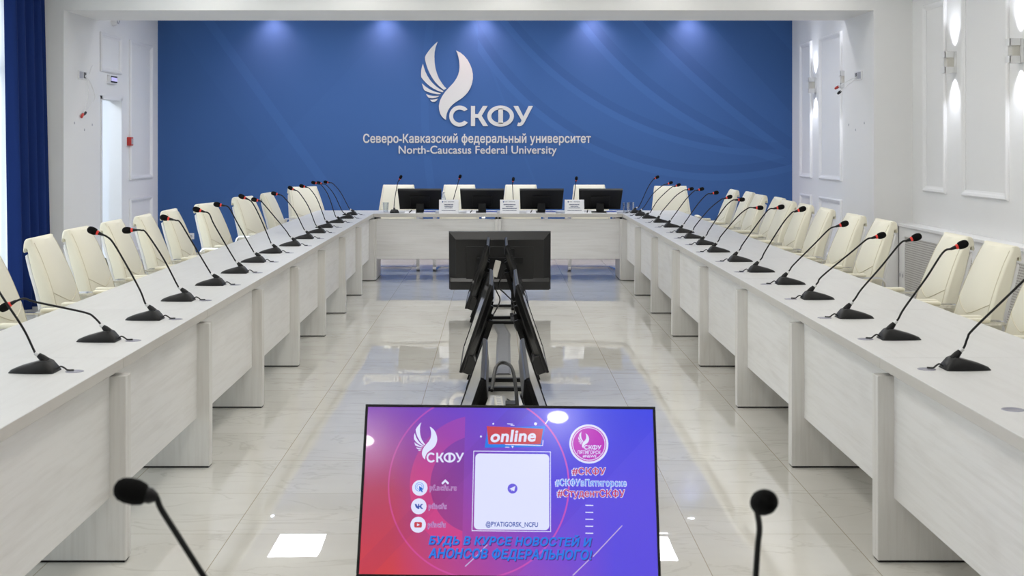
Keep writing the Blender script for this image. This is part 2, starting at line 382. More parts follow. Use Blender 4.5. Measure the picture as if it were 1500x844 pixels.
# ------------------------------------------------------------------ setting
struct('floor', mb(box, (X_L-3.2, YB, -0.1), (X_R+0.2, YW+0.2, 0.0)), 'marble_tile')
struct('ceiling_near', mb(box, (X_L-0.1, YB, ZC), (X_R+0.1, Y1+0.05, ZC+0.1)), 'ceiling_paint')
struct('ceiling_far', mb(box, (XF_L-0.1, Y2-0.05, ZF), (XF_R+0.1, YW+0.1, ZF+0.1)), 'ceiling_paint')
struct('wall_back', mb(box, (X_L-0.1, YB-0.1, 0), (X_R+0.1, YB, ZC)), 'wall_paint')
struct('wall_right', mb(box, (X_R, YB, 0), (X_R+0.12, Y1, ZC)), 'wall_paint')
bm = BM(); edges = sorted(WINDOWS); y = YB
for a, b in edges:
    box(bm, (X_L-0.12, y, 0), (X_L, a, ZC)); box(bm, (X_L-0.12, a, 0), (X_L, b, 0.08)); box(bm, (X_L-0.12, a, 2.95), (X_L, b, ZC)); y = b
box(bm, (X_L-0.12, y, 0), (X_L, Y1, ZC))
struct('wall_left', bm, 'wall_paint')
for i, (a, b) in enumerate(WINDOWS):
    bm = BM(); n = 3
    for k in range(n+1):
        yy = a+0.03+(b-a-0.06)*k/n; box(bm, (X_L-0.10, yy-0.03, 0.08), (X_L-0.04, yy+0.03, 2.95), 0.004, 1)
    for z in (0.08, 2.2, 2.89): box(bm, (X_L-0.10, a, z), (X_L-0.04, b, z+0.06), 0.004, 1)
    wf = struct(f'window_{i+1}', bm, 'white_plastic')
    struct('window_pane', mb(box, (X_L-0.075, a+0.02, 0.11), (X_L-0.069, b-0.02, 2.92)), 'pane_glass', parent=wf)
# portal between the hall and its far end: two piers and a header
bm = BM()
box(bm, (X_L-0.12, Y1, 0), (XP_L, Y2, ZF+0.1)); box(bm, (XP_R, Y1, 0), (X_R+0.12, Y2, ZF+0.1)); box(bm, (XP_L, Y1, ZP), (XP_R, Y2, ZF+0.1))
struct('wall_portal', bm, 'wall_paint')
# far end
DY0, DY1, DZ = 15.07, 15.92, 2.085
bm = BM()
box(bm, (XF_L-0.12, Y2, 0), (XF_L, DY0, ZF)); box(bm, (XF_L-0.12, DY1, 0), (XF_L, YW, ZF)); box(bm, (XF_L-0.12, DY0, DZ), (XF_L, DY1, ZF))
struct('wall_left_far', bm, 'wall_paint')
struct('wall_right_far', mb(box, (XF_R, Y2, 0), (XF_R+0.12, YW, ZF)), 'wall_paint')
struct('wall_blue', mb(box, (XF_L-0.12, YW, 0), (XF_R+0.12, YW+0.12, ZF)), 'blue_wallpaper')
struct('baseboard_far', mb(box, (XF_L, YW-0.014, 0), (XF_R, YW+0.001, 0.072), 0.003, 1), 'baseboard')
bm = BM(); box(bm, (XF_L-0.001, Y2, 0), (XF_L+0.013, DY0-0.06, 0.072), 0.003, 1); box(bm, (XF_L-0.001, DY1+0.06, 0), (XF_L+0.013, YW-0.014, 0.072), 0.003, 1)
struct('baseboard_left', bm, 'baseboard')
struct('baseboard_right', mb(box, (XF_R-0.013, Y2, 0), (XF_R+0.001, YW-0.014, 0.072), 0.003, 1), 'baseboard')
# door opening in the far left wall, looking into a bright corridor
bm = BM()
box(bm, (XF_L-0.14, DY0-0.0, 0), (XF_L+0.012, DY0+0.035, DZ)); box(bm, (XF_L-0.14, DY1-0.035, 0), (XF_L+0.012, DY1, DZ)); box(bm, (XF_L-0.14, DY0, DZ-0.035), (XF_L+0.012, DY1, DZ))
struct('door_1', bm, 'moulding_paint')
bm = BM()
box(bm, (-7.6, 13.6, 0), (-7.5, 18.4, 3.1)); box(bm, (-7.6, 13.5, 0), (XF_L-0.12, 13.6, 3.1)); box(bm, (-7.6, 18.3, 0), (XF_L-0.12, 18.4, 3.1)); box(bm, (-7.6, 13.5, 3.0), (XF_L-0.12, 18.4, 3.1))
box(bm, (-7.6, 13.6, -0.1), (XF_L-0.12, 18.4, 0.0))
struct('wall_corridor', bm, 'wall_paint')
# panel mouldings
tn = 0
def moulding(x, y0, y1, z0, z1, side):
    """picture-frame moulding on a wall facing side*(+x)"""
    global tn
    w = 0.055; prof = [(0.0, 0.0), (0.0, 0.018), (0.012, 0.030), (0.030, 0.024), (0.042, 0.012), (w, 0.007), (w, 0.0)]   # (in from the outer edge, height)
    bm = BM(); corners = [(y0, z0, 1, 1), (y1, z0, -1, 1), (y1, z1, -1, -1), (y0, z1, 1, -1)]
    rings = [[bm.verts.new((x+side*(h-0.001), cy+sy*d, cz+sz*d)) for d, h in prof] for cy, cz, sy, sz in corners]
    for i in range(4):
        a, b = rings[i], rings[(i+1) % 4]
        for k in range(len(prof)-1): bm.faces.new((a[k], a[k+1], b[k+1], b[k]))
        bm.faces.new((a[-1], a[0], b[0], b[-1]))
    bmesh.ops.recalc_face_normals(bm, faces=bm.faces)
    tn += 1
    struct(f'trim_{tn}', bm, 'moulding_paint')
for a, b in ((11.87, 12.48), (10.42, 11.44), (8.97, 9.99), (7.52, 8.54)): moulding(X_R, a, b, 1.092, 2.84, -1)
for a, b in ((16.5, 17.1), (15.06, 16.08)):
    moulding(XF_R, a, b, 1.11, 2.82, -1); moulding(XF_R, a, b, 0.2, 0.90, -1)
moulding(XF_L, 15.04, 15.86, 2.36, 2.81, 1)
moulding(XF_L, 16.24, 17.28, 1.09, 2.81, 1); moulding(XF_L, 16.24, 17.28, 0.2, 0.86, 1)

# ------------------------------------------------------------------ ceiling lamps
def panel_light(x, y, z, sx, sy, power, col, label, group):
    t = thing('ceiling_light', label, 'ceiling lamp', (x, y, z), 0, group)
    bm = BM(); e = 0.02
    for lo, hi in (((-sx/2, -sy/2), (sx/2, -sy/2+e)), ((-sx/2, sy/2-e), (sx/2, sy/2)), ((-sx/2, -sy/2+e), (-sx/2+e, sy/2-e)), ((sx/2-e, -sy/2+e), (sx/2, sy/2-e))):
        box(bm, (*lo, -0.012), (*hi, 0.002))
    finish('frame', bm, 'white_plastic', t)
    m = 'panel_glow_%d' % int(power*10)
    if m not in MATS:
        emitter(m, (*col, 1), power)
    finish('diffuser', mb(box, (-sx/2+e, -sy/2+e, -0.008), (sx/2-e, sy/2-e, 0.001)), m, t)
CN, CF = (1.0, 0.97, 0.915), (0.90, 0.94, 1.0)
k = 0
for yy in (3.2, 5.6, 8.0, 10.4):  # unseen panels added to give the near hall its soft overhead light
    for xx in (-2.9, -0.28, 2.34):
        k += 1
        panel_light(xx, yy, ZC, 0.62, 1.2, P_NEAR, CN, 'added white fill panel on the unseen ceiling of the near hall', 'added fill panels of the near hall')
for xx in (-2.4, -0.28, 1.84):
    panel_light(xx, 15.95, ZF, 0.62, 1.15, P_FAR, CF, 'long white ceiling panel lamp beyond the portal', 'ceiling panels beyond the portal')
TVP = (0.0415, 4.3296, 0.4139); TVR = (-0.41864, 0.0023, -0.0328)
def mirror_spot(px, py):        # the point of the ceiling that the lit screen mirrors towards the camera
    R = Euler(TVR).to_matrix(); n = R @ Vector((0, -1, 0)); o = Vector((0, 0, H)); d = Vector(((px-CX)/F, 1, -(py-CY)/F))
    t = (Vector(TVP)-o).dot(n)/d.dot(n); p = o+d*t; r = d-2*d.dot(n)*n
    q = p+r*((ZC-p.z)/r.z); return q.x, q.y
(XA, YA), (XB_, YB_) = mirror_spot(817, 610), mirror_spot(533, 644)
def downlight(x, y, z, power, angle, col, label, group, emit, r=0.07, light=True):
    t = thing('downlight', label, 'downlight', (x, y, z), 0, group)
    finish('rim', mb(lathe, [(r, 0.001), (r+0.012, 0.001), (r+0.012, -0.006), (r, -0.008), (r, 0.001)], 24), 'white_plastic', t)
    m = 'downlight_glow_%d' % int(emit)
    if m not in MATS: emitter(m, (*col, 1), emit)
    finish('lens', mb(lathe, [(0, -0.004), (r, -0.004), (r, 0.001), (0, 0.001)], 24), m, t)
for x in SCAL_X:
    downlight(x, YW-0.22, ZF, 0, 0, (0.8, 0.85, 1.0), 'round ceiling spot close to the blue wall', 'spots along the blue wall', 60, 0.045)
NEAR_DL = [(XA, YA), (XB_, YB_)]
for x in PORT_X:
    downlight(x, Y1-0.5, ZC, 0, 0, CN, 'round ceiling downlight just before the portal', 'downlights before the portal', 45)
    downlight(x, Y2+0.45, ZF, 0, 0, CN, 'round ceiling downlight just beyond the portal', 'downlights beyond the portal', 45)
for x, y in NEAR_DL:
    downlight(x, y, ZC, 0, 0, CN, 'round ceiling downlight over the camera end of the hall', 'round downlights over the camera end', 150)

def sconce(side, x, y, z, label, e=17):
    t = thing('wall_sconce', label, 'wall lamp', (x, y, z), 0, 'up and down wall lamps')
    s = side
    bm = BM()
    box(bm, (min(0, s*0.02)-0.001, -0.05, -0.094), (max(0, s*0.02)+0.001, 0.05, 0.094), 0.003, 1)
    finish('back_plate', bm, 'white_plastic', t)
    for nm, z0, z1 in (('upper_shade', 0.04, 0.094), ('lower_shade', -0.094, -0.04)):
        bm = BM(); a, b = sorted((s*0.018, s*0.105))
        # open-ended square tube
        box(bm, (a, -0.048, z0), (a+0.006, 0.048, z1)); box(bm, (b-0.006, -0.048, z0), (b, 0.048, z1))
        box(bm, (a, -0.048, z0), (b, -0.042, z1)); box(bm, (a, 0.042, z0), (b, 0.048, z1))
        finish(nm, bm, 'white_plastic', t)
    a, b = sorted((s*0.018, s*0.085))
    finish('core', mb(box, (a, -0.035, -0.05), (b, 0.035, 0.05), 0.004, 1), 'beige_plastic', t)
    for up in (1, -1):
        spot('sconce_beam', (x+s*0.068, y, z+up*0.088), (-s*0.06, 0, up), e, math.radians(88), (0.88, 0.91, 1.0), 1.0, 0.012)
sconce(-1, X_R, 11.66, 2.255, 'white up-and-down lamp on the near right wall, left one in view')
sconce(-1, X_R, 10.19, 2.255, 'white up-and-down lamp at the right edge of the photo')
sconce(-1, XF_R, 16.32, 2.255, 'white up-and-down lamp on the side wall right of the blue wall')
sconce(-1, XF_R, 14.80, 2.255, 'white up-and-down lamp hidden behind the right pier of the portal')

# ------------------------------------------------------------------ curtains
def drape(name, x, y0, y1, z0, z1, amp, waves, mat, label, flare=0.0, thick=0.004):
    bm = BM(); n = waves*14; rows = 10; g = []
    rnd = random.Random(3)
    ph = [rnd.uniform(-.5, .5) for _ in range(waves+2)]
    for j in range(rows+1):
        t = j/rows; z = z1+(z0-z1)*t; row = []
        for i in range(n+1):
            u = i/n; kf = u*waves; pw = ph[int(kf)]*(1-kf % 1)+ph[int(kf)+1]*(kf % 1)
            s = math.sin(2*PI*(kf+pw*0.5)); s = math.copysign(abs(s)**0.7, s)
            row.append(bm.verts.new((x+amp*s*(0.75+0.35*t)+flare*t, y0+(y1-y0)*u+0.02*math.cos(2*PI*kf)*t, z)))
        g.append(row)
    for j in range(rows):
        for i in range(n): bm.faces.new((g[j][i], g[j][i+1], g[j+1][i+1], g[j+1][i]))
    o = finish(name, bm, mat, None, True)
    if thick:
        md = o.modifiers.new('Solidify', 'SOLIDIFY'); md.thickness = thick
    return tag(o, label, 'curtain')
drape('curtain', -4.385, 11.90, 12.80, 0.02, 3.14, 0.06, 4, 'curtain', 'dark navy blue curtain hanging in folds beside the left pier', flare=0.055)
drape('sheer_curtain', -4.512, 1.2, 12.55, 0.02, 3.14, 0.02, 60, 'sheer', 'white sheer curtain over the bright window behind the navy curtain', thick=0)
tr = tag(finish('curtain_rail', mb(box, (-4.54, 1.0, 3.14), (-4.33, 12.82, ZC)), 'white_plastic'), 'white rail near the ceiling carrying the curtains on the left wall', 'curtain rail')

# ------------------------------------------------------------------ desks
def make_desk(L, legs=(1, 1), W=0.72, corner=False):
    """length along local y, the modesty panel on the +x side; origin on the floor"""
    t = bpy.data.objects.new('desk', None); COL.objects.link(t); t.empty_display_size = 0.1
    bm = BM(); box(bm, (-W/2, -L/2+0.0008, T-0.04), (W/2, L/2-0.0008, T), 0.0015, 1)
    for f in bm.faces:
        f.material_index = 0 if f.normal.z > 0.5 else 1
    finish('tabletop', bm, ['wood_top', 'wood_edge'], t)
    fin = W/2+0.018 if not corner else W/2-0.003
    for sgn, on in zip((-1, 1), legs):
        if not on: continue
        y0, y1 = sorted((sgn*(L/2-0.001), sgn*(L/2-0.035)))
        lg = finish('leg', mb(box, (-W/2+(0.16 if not corner else 0.50), y0, 0.008), (fin, y1, T-0.063), 0.0015, 1), 'wood_leg', t)
        bm = BM()
        box(bm, (-W/2+(0.165 if not corner else 0.505), y0+0.004, 0.0), (fin-0.005, y1-0.004, 0.0095))  # glides drawn as one black strip, painting in the shaded gap below the leg
        finish('glide_gap_shade', bm, 'black_plastic', lg)
        bm = BM()
        for x in ((-W/2+0.22, fin-0.08) if not corner else (-W/2+0.53, fin-0.08)): box(bm, (x-0.025, y0+0.006, T-0.064), (x+0.025, y1-0.006, T-0.039))
        finish('spacer', bm, 'black_plastic', lg)
    a = -L/2+(0.034 if legs[0] else 0.002); b = L/2-(0.034 if legs[1] else 0.002)
    if not corner: finish('modesty_panel', mb(box, (fin-0.078, a, 0.238), (fin-0.06, b, T-0.063), 0.001, 1), 'wood_panel', t)
    return t
XDL, XDR = -1.385-0.36, 1.425+0.36
Lr = 1.4275
desks = []      # (object, y0, y1, side)
proto = make_desk(Lr)
first = True
for side in ('left', 'right'):
    for k in range(8):
        y0 = 4.93+Lr*(k-1)
        if first: d = proto; first = False
        else: d = copy_tree(proto)
        d.location = (XDL if side == 'left' else XDR, y0+Lr/2, 0); d.rotation_euler = (0, 0, 0 if side == 'left' else PI)
        tag(d, f'whitewashed wood desk, {NTH[k+1]} from the camera in the {side} row', 'desk', f'desks of the {side} row')
        desks.append((d, y0, y0+Lr, side))
yend = 4.93+Lr*7
proto2 = {'left': make_desk(0.72, (0, 1), 0.72, True), 'right': make_desk(0.72, (1, 0), 0.72, True)}
for side in ('left', 'right'):
    d = proto2[side]
    d.location = (XDL if side == 'left' else XDR, yend+0.36, 0)
    if side == 'right': d.rotation_euler = (0, 0, PI)
    tag(d, f'short whitewashed corner desk joining the {side} row to the head table', 'desk', 'corner desks')
    desks.append((d, yend, yend+0.72, side))
proto3 = make_desk(1.405)
for i, x in enumerate((-1.385+0.7025, -1.385+0.7025+1.405)):
    d = proto3 if i == 0 else copy_tree(proto3)
    d.location = (x, yend+0.36+0.02, 0); d.rotation_euler = (0, 0, -PI/2)
    tag(d, f'whitewashed wood desk forming the {("left", "right")[i]} half of the head table before the blue wall', 'desk', 'head table desks')
for i, x in enumerate((-1.385+0.7025, -1.385+0.7025+1.405)):
    d = copy_tree(proto3); d.location = (x, 1.72, 0); d.rotation_euler = (0, 0, PI/2)
    tag(d, f'whitewashed wood desk under the out-of-focus {("left", "right")[i]} microphone in the foreground', 'desk', 'near table desks')

# ------------------------------------------------------------------ chairs
def make_chair():
    """front towards local +x, origin on the floor under the seat"""
    t = bpy.data.objects.new('conference_chair', None); COL.objects.link(t); t.empty_display_size = 0.1
    def hw(z): return 0.245 if z < 0.62 else 0.245-(z-0.62)/(1.03-0.62)*0.052
    def loft(poly, shrink, crown, bev, nv=9, cz=(0.47, 1.04)):
        bm = BM(); cols = []; vs = [(-1+2*i/(nv-1)) for i in range(nv)]
        vs = [math.sin(v*PI/2) for v in vs]
        for v in vs:
            cols.append([bm.verts.new((x+(crown*(1-v*v) if fr else 0)-(0.012*abs(v)**6 if fr else 0), v*(hw(z)-shrink), z)) for x, z, fr in poly])
        n = len(poly)
        for a, b in zip(cols, cols[1:]):
            for i in range(n): bm.faces.new((a[i], a[(i+1) % n], b[(i+1) % n], b[i]))
        c0 = bm.faces.new(cols[0][::-1]); c1 = bm.faces.new(cols[-1])
        bmesh.ops.recalc_face_normals(bm, faces=bm.faces)
        es = list(set(list(c0.edges)+list(c1.edges)))
        bmesh.ops.bevel(bm, geom=es, offset=bev, segments=3, profile=0.5, affect='EDGES')
        return bm
    front = [(-.165, .47), (-.160, .54), (-.172, .62), (-.188, .68), (-.205, .74), (-.238, .83), (-.275, .92), (-.305, .98), (-.322, 1.012)]
    top = [(-.330, 1.022), (-.345, 1.026), (-.360, 1.022), (-.369, 1.010), (-.372, .99)]
    flap = [(-.373, .955), (-.368, .947), (-.361, .952), (-.358, .968), (-.350, .965)]
    rear = [(-.342, .925), (-.315, .83), (-.284, .74), (-.263, .66), (-.246, .56), (-.236, .47)]
    poly = [(x, z, 1) for x, z in front]+[(x, z, 0) for x, z in top+flap+rear]
    back = finish('backrest', loft(poly, 0.0, 0.016, 0.008), 'leather', t, True)
    # stitched seams: a dipping curve above the lumbar pad and one down each side panel
    fr = front
    def fx(z, v):
        for (x0, z0), (x1, z1) in zip(fr, fr[1:]):
            if z0 <= z <= z1: return x0+(x1-x0)*(z-z0)/(z1-z0)+0.016*(1-v*v)-0.012*abs(v)**6
        return fr[-1][0]
    bm = BM()
    pts = []
    for i in range(15):
        v = -0.90+1.8*i/14; z = 0.662+0.078*abs(v)**1.3
        pts.append((fx(z, v)+0.0002, v*hw(z), z))
    tube(bm, pts, 0.0028, 6, False)
    for s in (-1, 1):
        pts = []
        for i in range(12):
            z = 0.48+0.52*i/11; v = s*0.90; pts.append((fx(z, v)+0.0002, v*hw(z), z))
        tube(bm, pts, 0.0024, 6, False)
    finish('seam', bm, 'leather_seam', back, True)
    shell = [(-.232, .44), (-.245, .56), (-.262, .66), (-.283, .74), (-.314, .83), (-.343, .922), (-.352, .938), (-.362, .930), (-.360, .915), (-.336, .83), (-.306, .74), (-.284, .66), (-.268, .56), (-.258, .44)]
    finish('back_shell', loft([(x, z, 0) for x, z in shell], 0.006, 0, 0.006), 'shell', t, True)
    bm = BM()
    prism(bm, [(-.21, .405), (.20, .405), (.245, .42), (.265, .445), (.255, .472), (.22, .485), (-.05, .478), (-.21, .478)], 'y', -0.245, 0.245, 0.015, 3)
    finish('seat', bm, 'leather', t, True)
    bm = BM()
    def arc(c, r, a0, a1, n=6): return [(c[0]+r*math.cos(a0+(a1-a0)*i/n), c[1]+r*math.sin(a0+(a1-a0)*i/n)) for i in range(n+1)]
    for s in (-1, 1):
        pxz = [(-.262, .52), (-.262, .60)]+arc((-.212, .61), .05, PI, PI/2)+arc((.19, .61), .05, PI/2, 0)+[(.24, .30)]+[(.24, .06)]+arc((.19, .058), .05, 0, -PI/2)
        pts = []
        for x, z in pxz: pts.append((x, s*0.295, z))
        for i in range(1, 7):
            u = i/6; pts.append((.19-.46*u, s*(0.295-0.05*u), 0.008))
        ribbon(bm, pts, 0.04, 0.011, (0, 1, 0))
    ribbon(bm, [(-.27, -.265, .009), (-.27, .265, .009)], 0.035, 0.012, (1, 0, 0))
    for x in (-.15, .16): ribbon(bm, [(x, -.25, .400), (x, .25, .400)], 0.04, 0.012, (1, 0, 0))
    for s in (-1, 1): 
        ribbon(bm, [(.16, s*.24, .398), (.235, s*.295, .398)], 0.012, 0.03, (0, 0, 1))
        ribbon(bm, [(-.262, s*.225, .53), (-.262, s*.30, .53)], 0.03, 0.012, (1, 0, 0))
    finish('frame', bm, 'chrome', t)
    for s in (-1, 1):
        bm = BM(); box(bm, (-.13, s*0.295-0.026, .665), (.175, s*0.295+0.026, .688), 0.009, 3)
        finish('armrest', bm, 'leather', t, True)
    return t
chair0 = make_chair(); used = [False]
def place_chair(tx, ty, rz, label, group):
    """tx, ty: the middle of the top of the backrest"""
    c = copy_tree(chair0) if used[0] else chair0; used[0] = True
    d = Vector((math.cos(rz), math.sin(rz)))
    c.location = (tx+0.36*d.x, ty+0.36*d.y, 0); c.rotation_euler = (0, 0, rz)
    tag(c, label, 'chair', group)
LEFT = [(-2.60, 6.62, 0), (-2.577, 7.45, 0.02), (-2.605, 8.20, -0.02), (-2.60, 8.93, 0), (-2.585, 9.66, 0.03), (-2.58, 10.42, 0), (-2.53, 11.5, -0.20), (-2.48, 12.93, -0.28), (-2.42, 13.9, -0.05), (-2.32, 15.85, -0.86)]
for i, (x, y, r) in enumerate(LEFT):
    lab = f'cream leather armchair, {NTH[i+1]} from the camera along the left table'
    if i == 9: lab = 'cream leather armchair turned to the room at the far left table corner'
    place_chair(x, y, r, lab, 'chairs along the left table')
RIGHT = [(2.65, 6.22, 0), (2.645, 6.92, 0.02), (2.655, 7.6, 0), (2.66, 9.03, 0), (2.645, 9.72, 0.02), (2.66, 10.62, -0.02), (2.665, 11.36, 0), (2.665, 12.03, 0.03), (2.73, 12.72, 0), (2.68, 13.38, 0.03), (2.72, 14.15, 0), (2.67, 14.83, 0)]
for i, (x, y, r) in enumerate(RIGHT):
    place_chair(x, y, PI+r, f'cream leather armchair, {NTH[i+1]} from the camera along the right table', 'chairs along the right table')
place_chair(2.11, 16.1, -PI/2-0.05, 'cream leather armchair facing the camera at the far right table corner', 'chairs along the right table')
HEAD = [(584, -0.03), (673, 0.02), (763, 0.0), (863, 0.03)]
for i, (px, r) in enumerate(HEAD):
    place_chair((px-CX)*16.55/F, 16.55, -PI/2+r, f'cream leather armchair, {NTH[i+1]} from the left behind the head table', 'chairs behind the head table')

# ------------------------------------------------------------------ microphones
def mic_base_bm():
    """tip towards local -x, the neck socket near +x"""
    bm = BM(); prof = [(-.0875, .004, .030), (-.080, .012, .036), (-.05, .024, .044), (0.0, .038, .050), (.030, .0465, .052), (.048, .048, .052), (.062, .042, .051), (.078, .024, .049), (.0875, .006, .046)]
    rings = []
    for x, h, wd in prof:
        rings.append([bm.verts.new((x, a*wd, b*h)) for a, b in ((-1, 0), (-1, .28), (-.80, .78), (-.62, 1), (.62, 1), (.80, .78), (1, .28), (1, 0))])
    for a, b in zip(rings, rings[1:]):
        for i in range(8): bm.faces.new((a[i], a[(i+1) % 8], b[(i+1) % 8], b[i]))
    bm.faces.new(rings[0]); bm.faces.new(rings[-1])
    for v in bm.verts: v.co.x = v.co.x*0.92+0.003; v.co.z *= 0.88
    bmesh.ops.recalc_face_normals(bm, faces=bm.faces)
    return bm
b0 = finish('base', mic_base_bm(), 'black_plastic', None, True); MIC_BASE = b0.data
bm = BM(); box(bm, (-.045, -.018, .0), (-.02, .018, .003), 0.001, 1); MIC_BTN = finish('button', bm, 'grey_plastic'); BTN = MIC_BTN.data
bpy.data.objects.remove(b0); bpy.data.objects.remove(MIC_BTN)
head_prof = [(0, -.024), (.008, -.0235), (.0145, -.017), (.0172, -.006), (.0172, .006), (.015, .016), (.010, .022), (.004, .0245), (0, .025)]
def link(name, me, parent, loc=None, rot=None):
    o = bpy.data.objects.new(name, me); COL.objects.link(o); o.parent = parent
    if loc: o.location = loc
    if rot: o.rotation_euler = rot
    return o
def mic(root, yaw, neck, headp, label, group, desk=None, ringmat='red_ring', cap=1.0):
    """neck: world points from the socket top to the ring; headp: centre of the windscreen; yaw turns the tip of the base"""
    t = thing('desk_microphone', label, 'microphone', root, 0, group); r = Vector(root)
    b = link('base', MIC_BASE, t, None, (0, 0, yaw))
    link('button', BTN, b, (0.0, 0, 0.0262), (0, -0.27, 0))
    s0 = Matrix.Rotation(yaw, 3, 'Z') @ Vector((.044, 0, .039))
    pts = [Vector(p)-r for p in neck]; hp = Vector(headp)-r
    s1 = pts[0]
    up = (s1-s0).normalized(); mid = s0+up*min(0.036, (s1-s0).length*0.75)
    bm = BM(); lathe(bm, [(0, 0), (.014, 0), (.0125, .02), (.009, 1.0*(mid-s0).length), (0, (mid-s0).length)], 14, along(s0-up*0.004, up))
    finish('neck_socket', bm, 'black_plastic', t, True)
    bm = BM(); lathe(bm, [(0, 0), (.0085, 0), (.0085, .013), (0, .013)], 14, along(mid-up*0.003, up)); finish('collar', bm, 'ring_clear', t, True)
    d = (hp-pts[-1]); d = d.normalized() if d.length > 1e-4 else Vector((0, 0, 1))
    end = hp-d*0.0265
    e2 = end-d*0.022*cap
    body = [mid]+[p for p in pts if (p-e2).dot(d) < 0.0 and (p-e2).length > 0.012 and (p-mid).length > 0.012 and (p-mid).dot(up) > 0]+[e2, end]
    bm = BM(); tube(bm, body, 0.0043, 8, True, 5); finish('gooseneck', bm, 'black_metal', t, True)
    bm = BM(); lathe(bm, [(0, -.026*cap), (.0052, -.026*cap), (.0085, -.004), (0, -.004)], 14, along(end, d)); finish('capsule_neck', bm, 'black_plastic', t, True)
    bm = BM(); lathe(bm, [(0, -.004), (.0085, -.004), (.0108, 0), (.0108, .006), (0, .006)], 14, along(end, d)); finish('light_ring', bm, ringmat, t, True)
    bm = BM(); lathe(bm, head_prof, 18, along(hp, d)); finish('windscreen', bm, 'foam', t, True)
    # cable from the back of the base into the grommet
    R = Matrix.Rotation(yaw, 3, 'Z')
    bm = BM(); tube(bm, [R @ Vector(p) for p in ((.082, 0, .010), (.095, .002, .018), (.108, .004, .012), (.118, .005, .0050), (.140, .004, .0052))], 0.0032, 6)
    finish('cable', bm, 'cable', t, True)
    g = R @ Vector((.142, 0.006, 0)); g = r+g
    if desk:
        bm = BM(); lathe(bm, [(0, .0008), (.022, .0008), (.024, .0014), (.030, .0013), (.032, .0004), (.032, -.001), (0, -.001)], 24)
        loc = desk.matrix_basis.inverted() @ g
        o = finish('cable_grommet', bm, 'steel', desk, True, loc)
    return t
def desk_at(side, y):
    for d, y0, y1, s in desks:
        if s == side and y0 <= y < y1: return d
LM = [  # base left, right, bottom; neck points; windscreen centre   (picture measurements)
 (5, 79, 548, [(51, 516), (35, 483), (10, 445), (-12, 412), (-25, 402)], (-42, 396)),
 (106, 170, 502, [(147, 475), (138, 465), (128, 459), (100, 452.5), (50, 442), (36, 437.5), (26, 439.5)], (7, 450)),
 (181, 233, 470, [(212.5, 444), (205, 425), (185, 388), (166, 356), (157, 347), (148, 343)], (135.5, 338)),
 (233, 280, 442, [(260.5, 419), (240, 380), (215, 342), (207, 337.5), (198, 337)], (186, 337.5)),
 (283.5, 326, 419, [(308.5, 400), (278.5, 350), (264, 326), (258, 323)], (240.5, 319)),
 (321.8, 360, 401, [(344, 381), (314.7, 331), (306.6, 313.5), (298, 310)], (288, 307)),
 (350.6, 386, 385, [(371, 368), (349, 329), (335.9, 305), (326, 301)], (318, 299.6)),
 (377, 410.4, 371.6, [(397, 356), (381, 318.6), (370, 297.6), (361, 291)], (354, 288)),
 (406.8, 438.6, 361, [(423.5, 345), (419, 338), (401.3, 316.6), (385, 297.4), (379, 294)], (372.5, 292.6)),
 (429.6, 456.7, 350.4, [(444.7, 334.7), (431.6, 308.5), (415.4, 288.6), (408, 285)], (401.3, 283.5)),
 (448.7, 474.9, 341.8, [(461.8, 328), (451.7, 302.5), (438.6, 282.6), (432, 278.5)], (425.5, 275.5)),
 (460.8, 486, 334, [(476, 321.6), (464.8, 292.4), (454.7, 277.5), (448, 274)], (442, 272.6)),
 (479, 502, 327, [(491, 315.6), (481, 286.3), (470.9, 271.3), (465, 269)], (459.4, 267.6)),
 (497.7, 513, 320.6, [(501.5, 309.5), (490, 286), (479, 272), (472, 269.3)], (466.8, 268)),
 (504, 519, 315.4, [(511.6, 305.5), (499, 282), (488, 269.3), (482, 267.6)], (477, 266.8)),
]
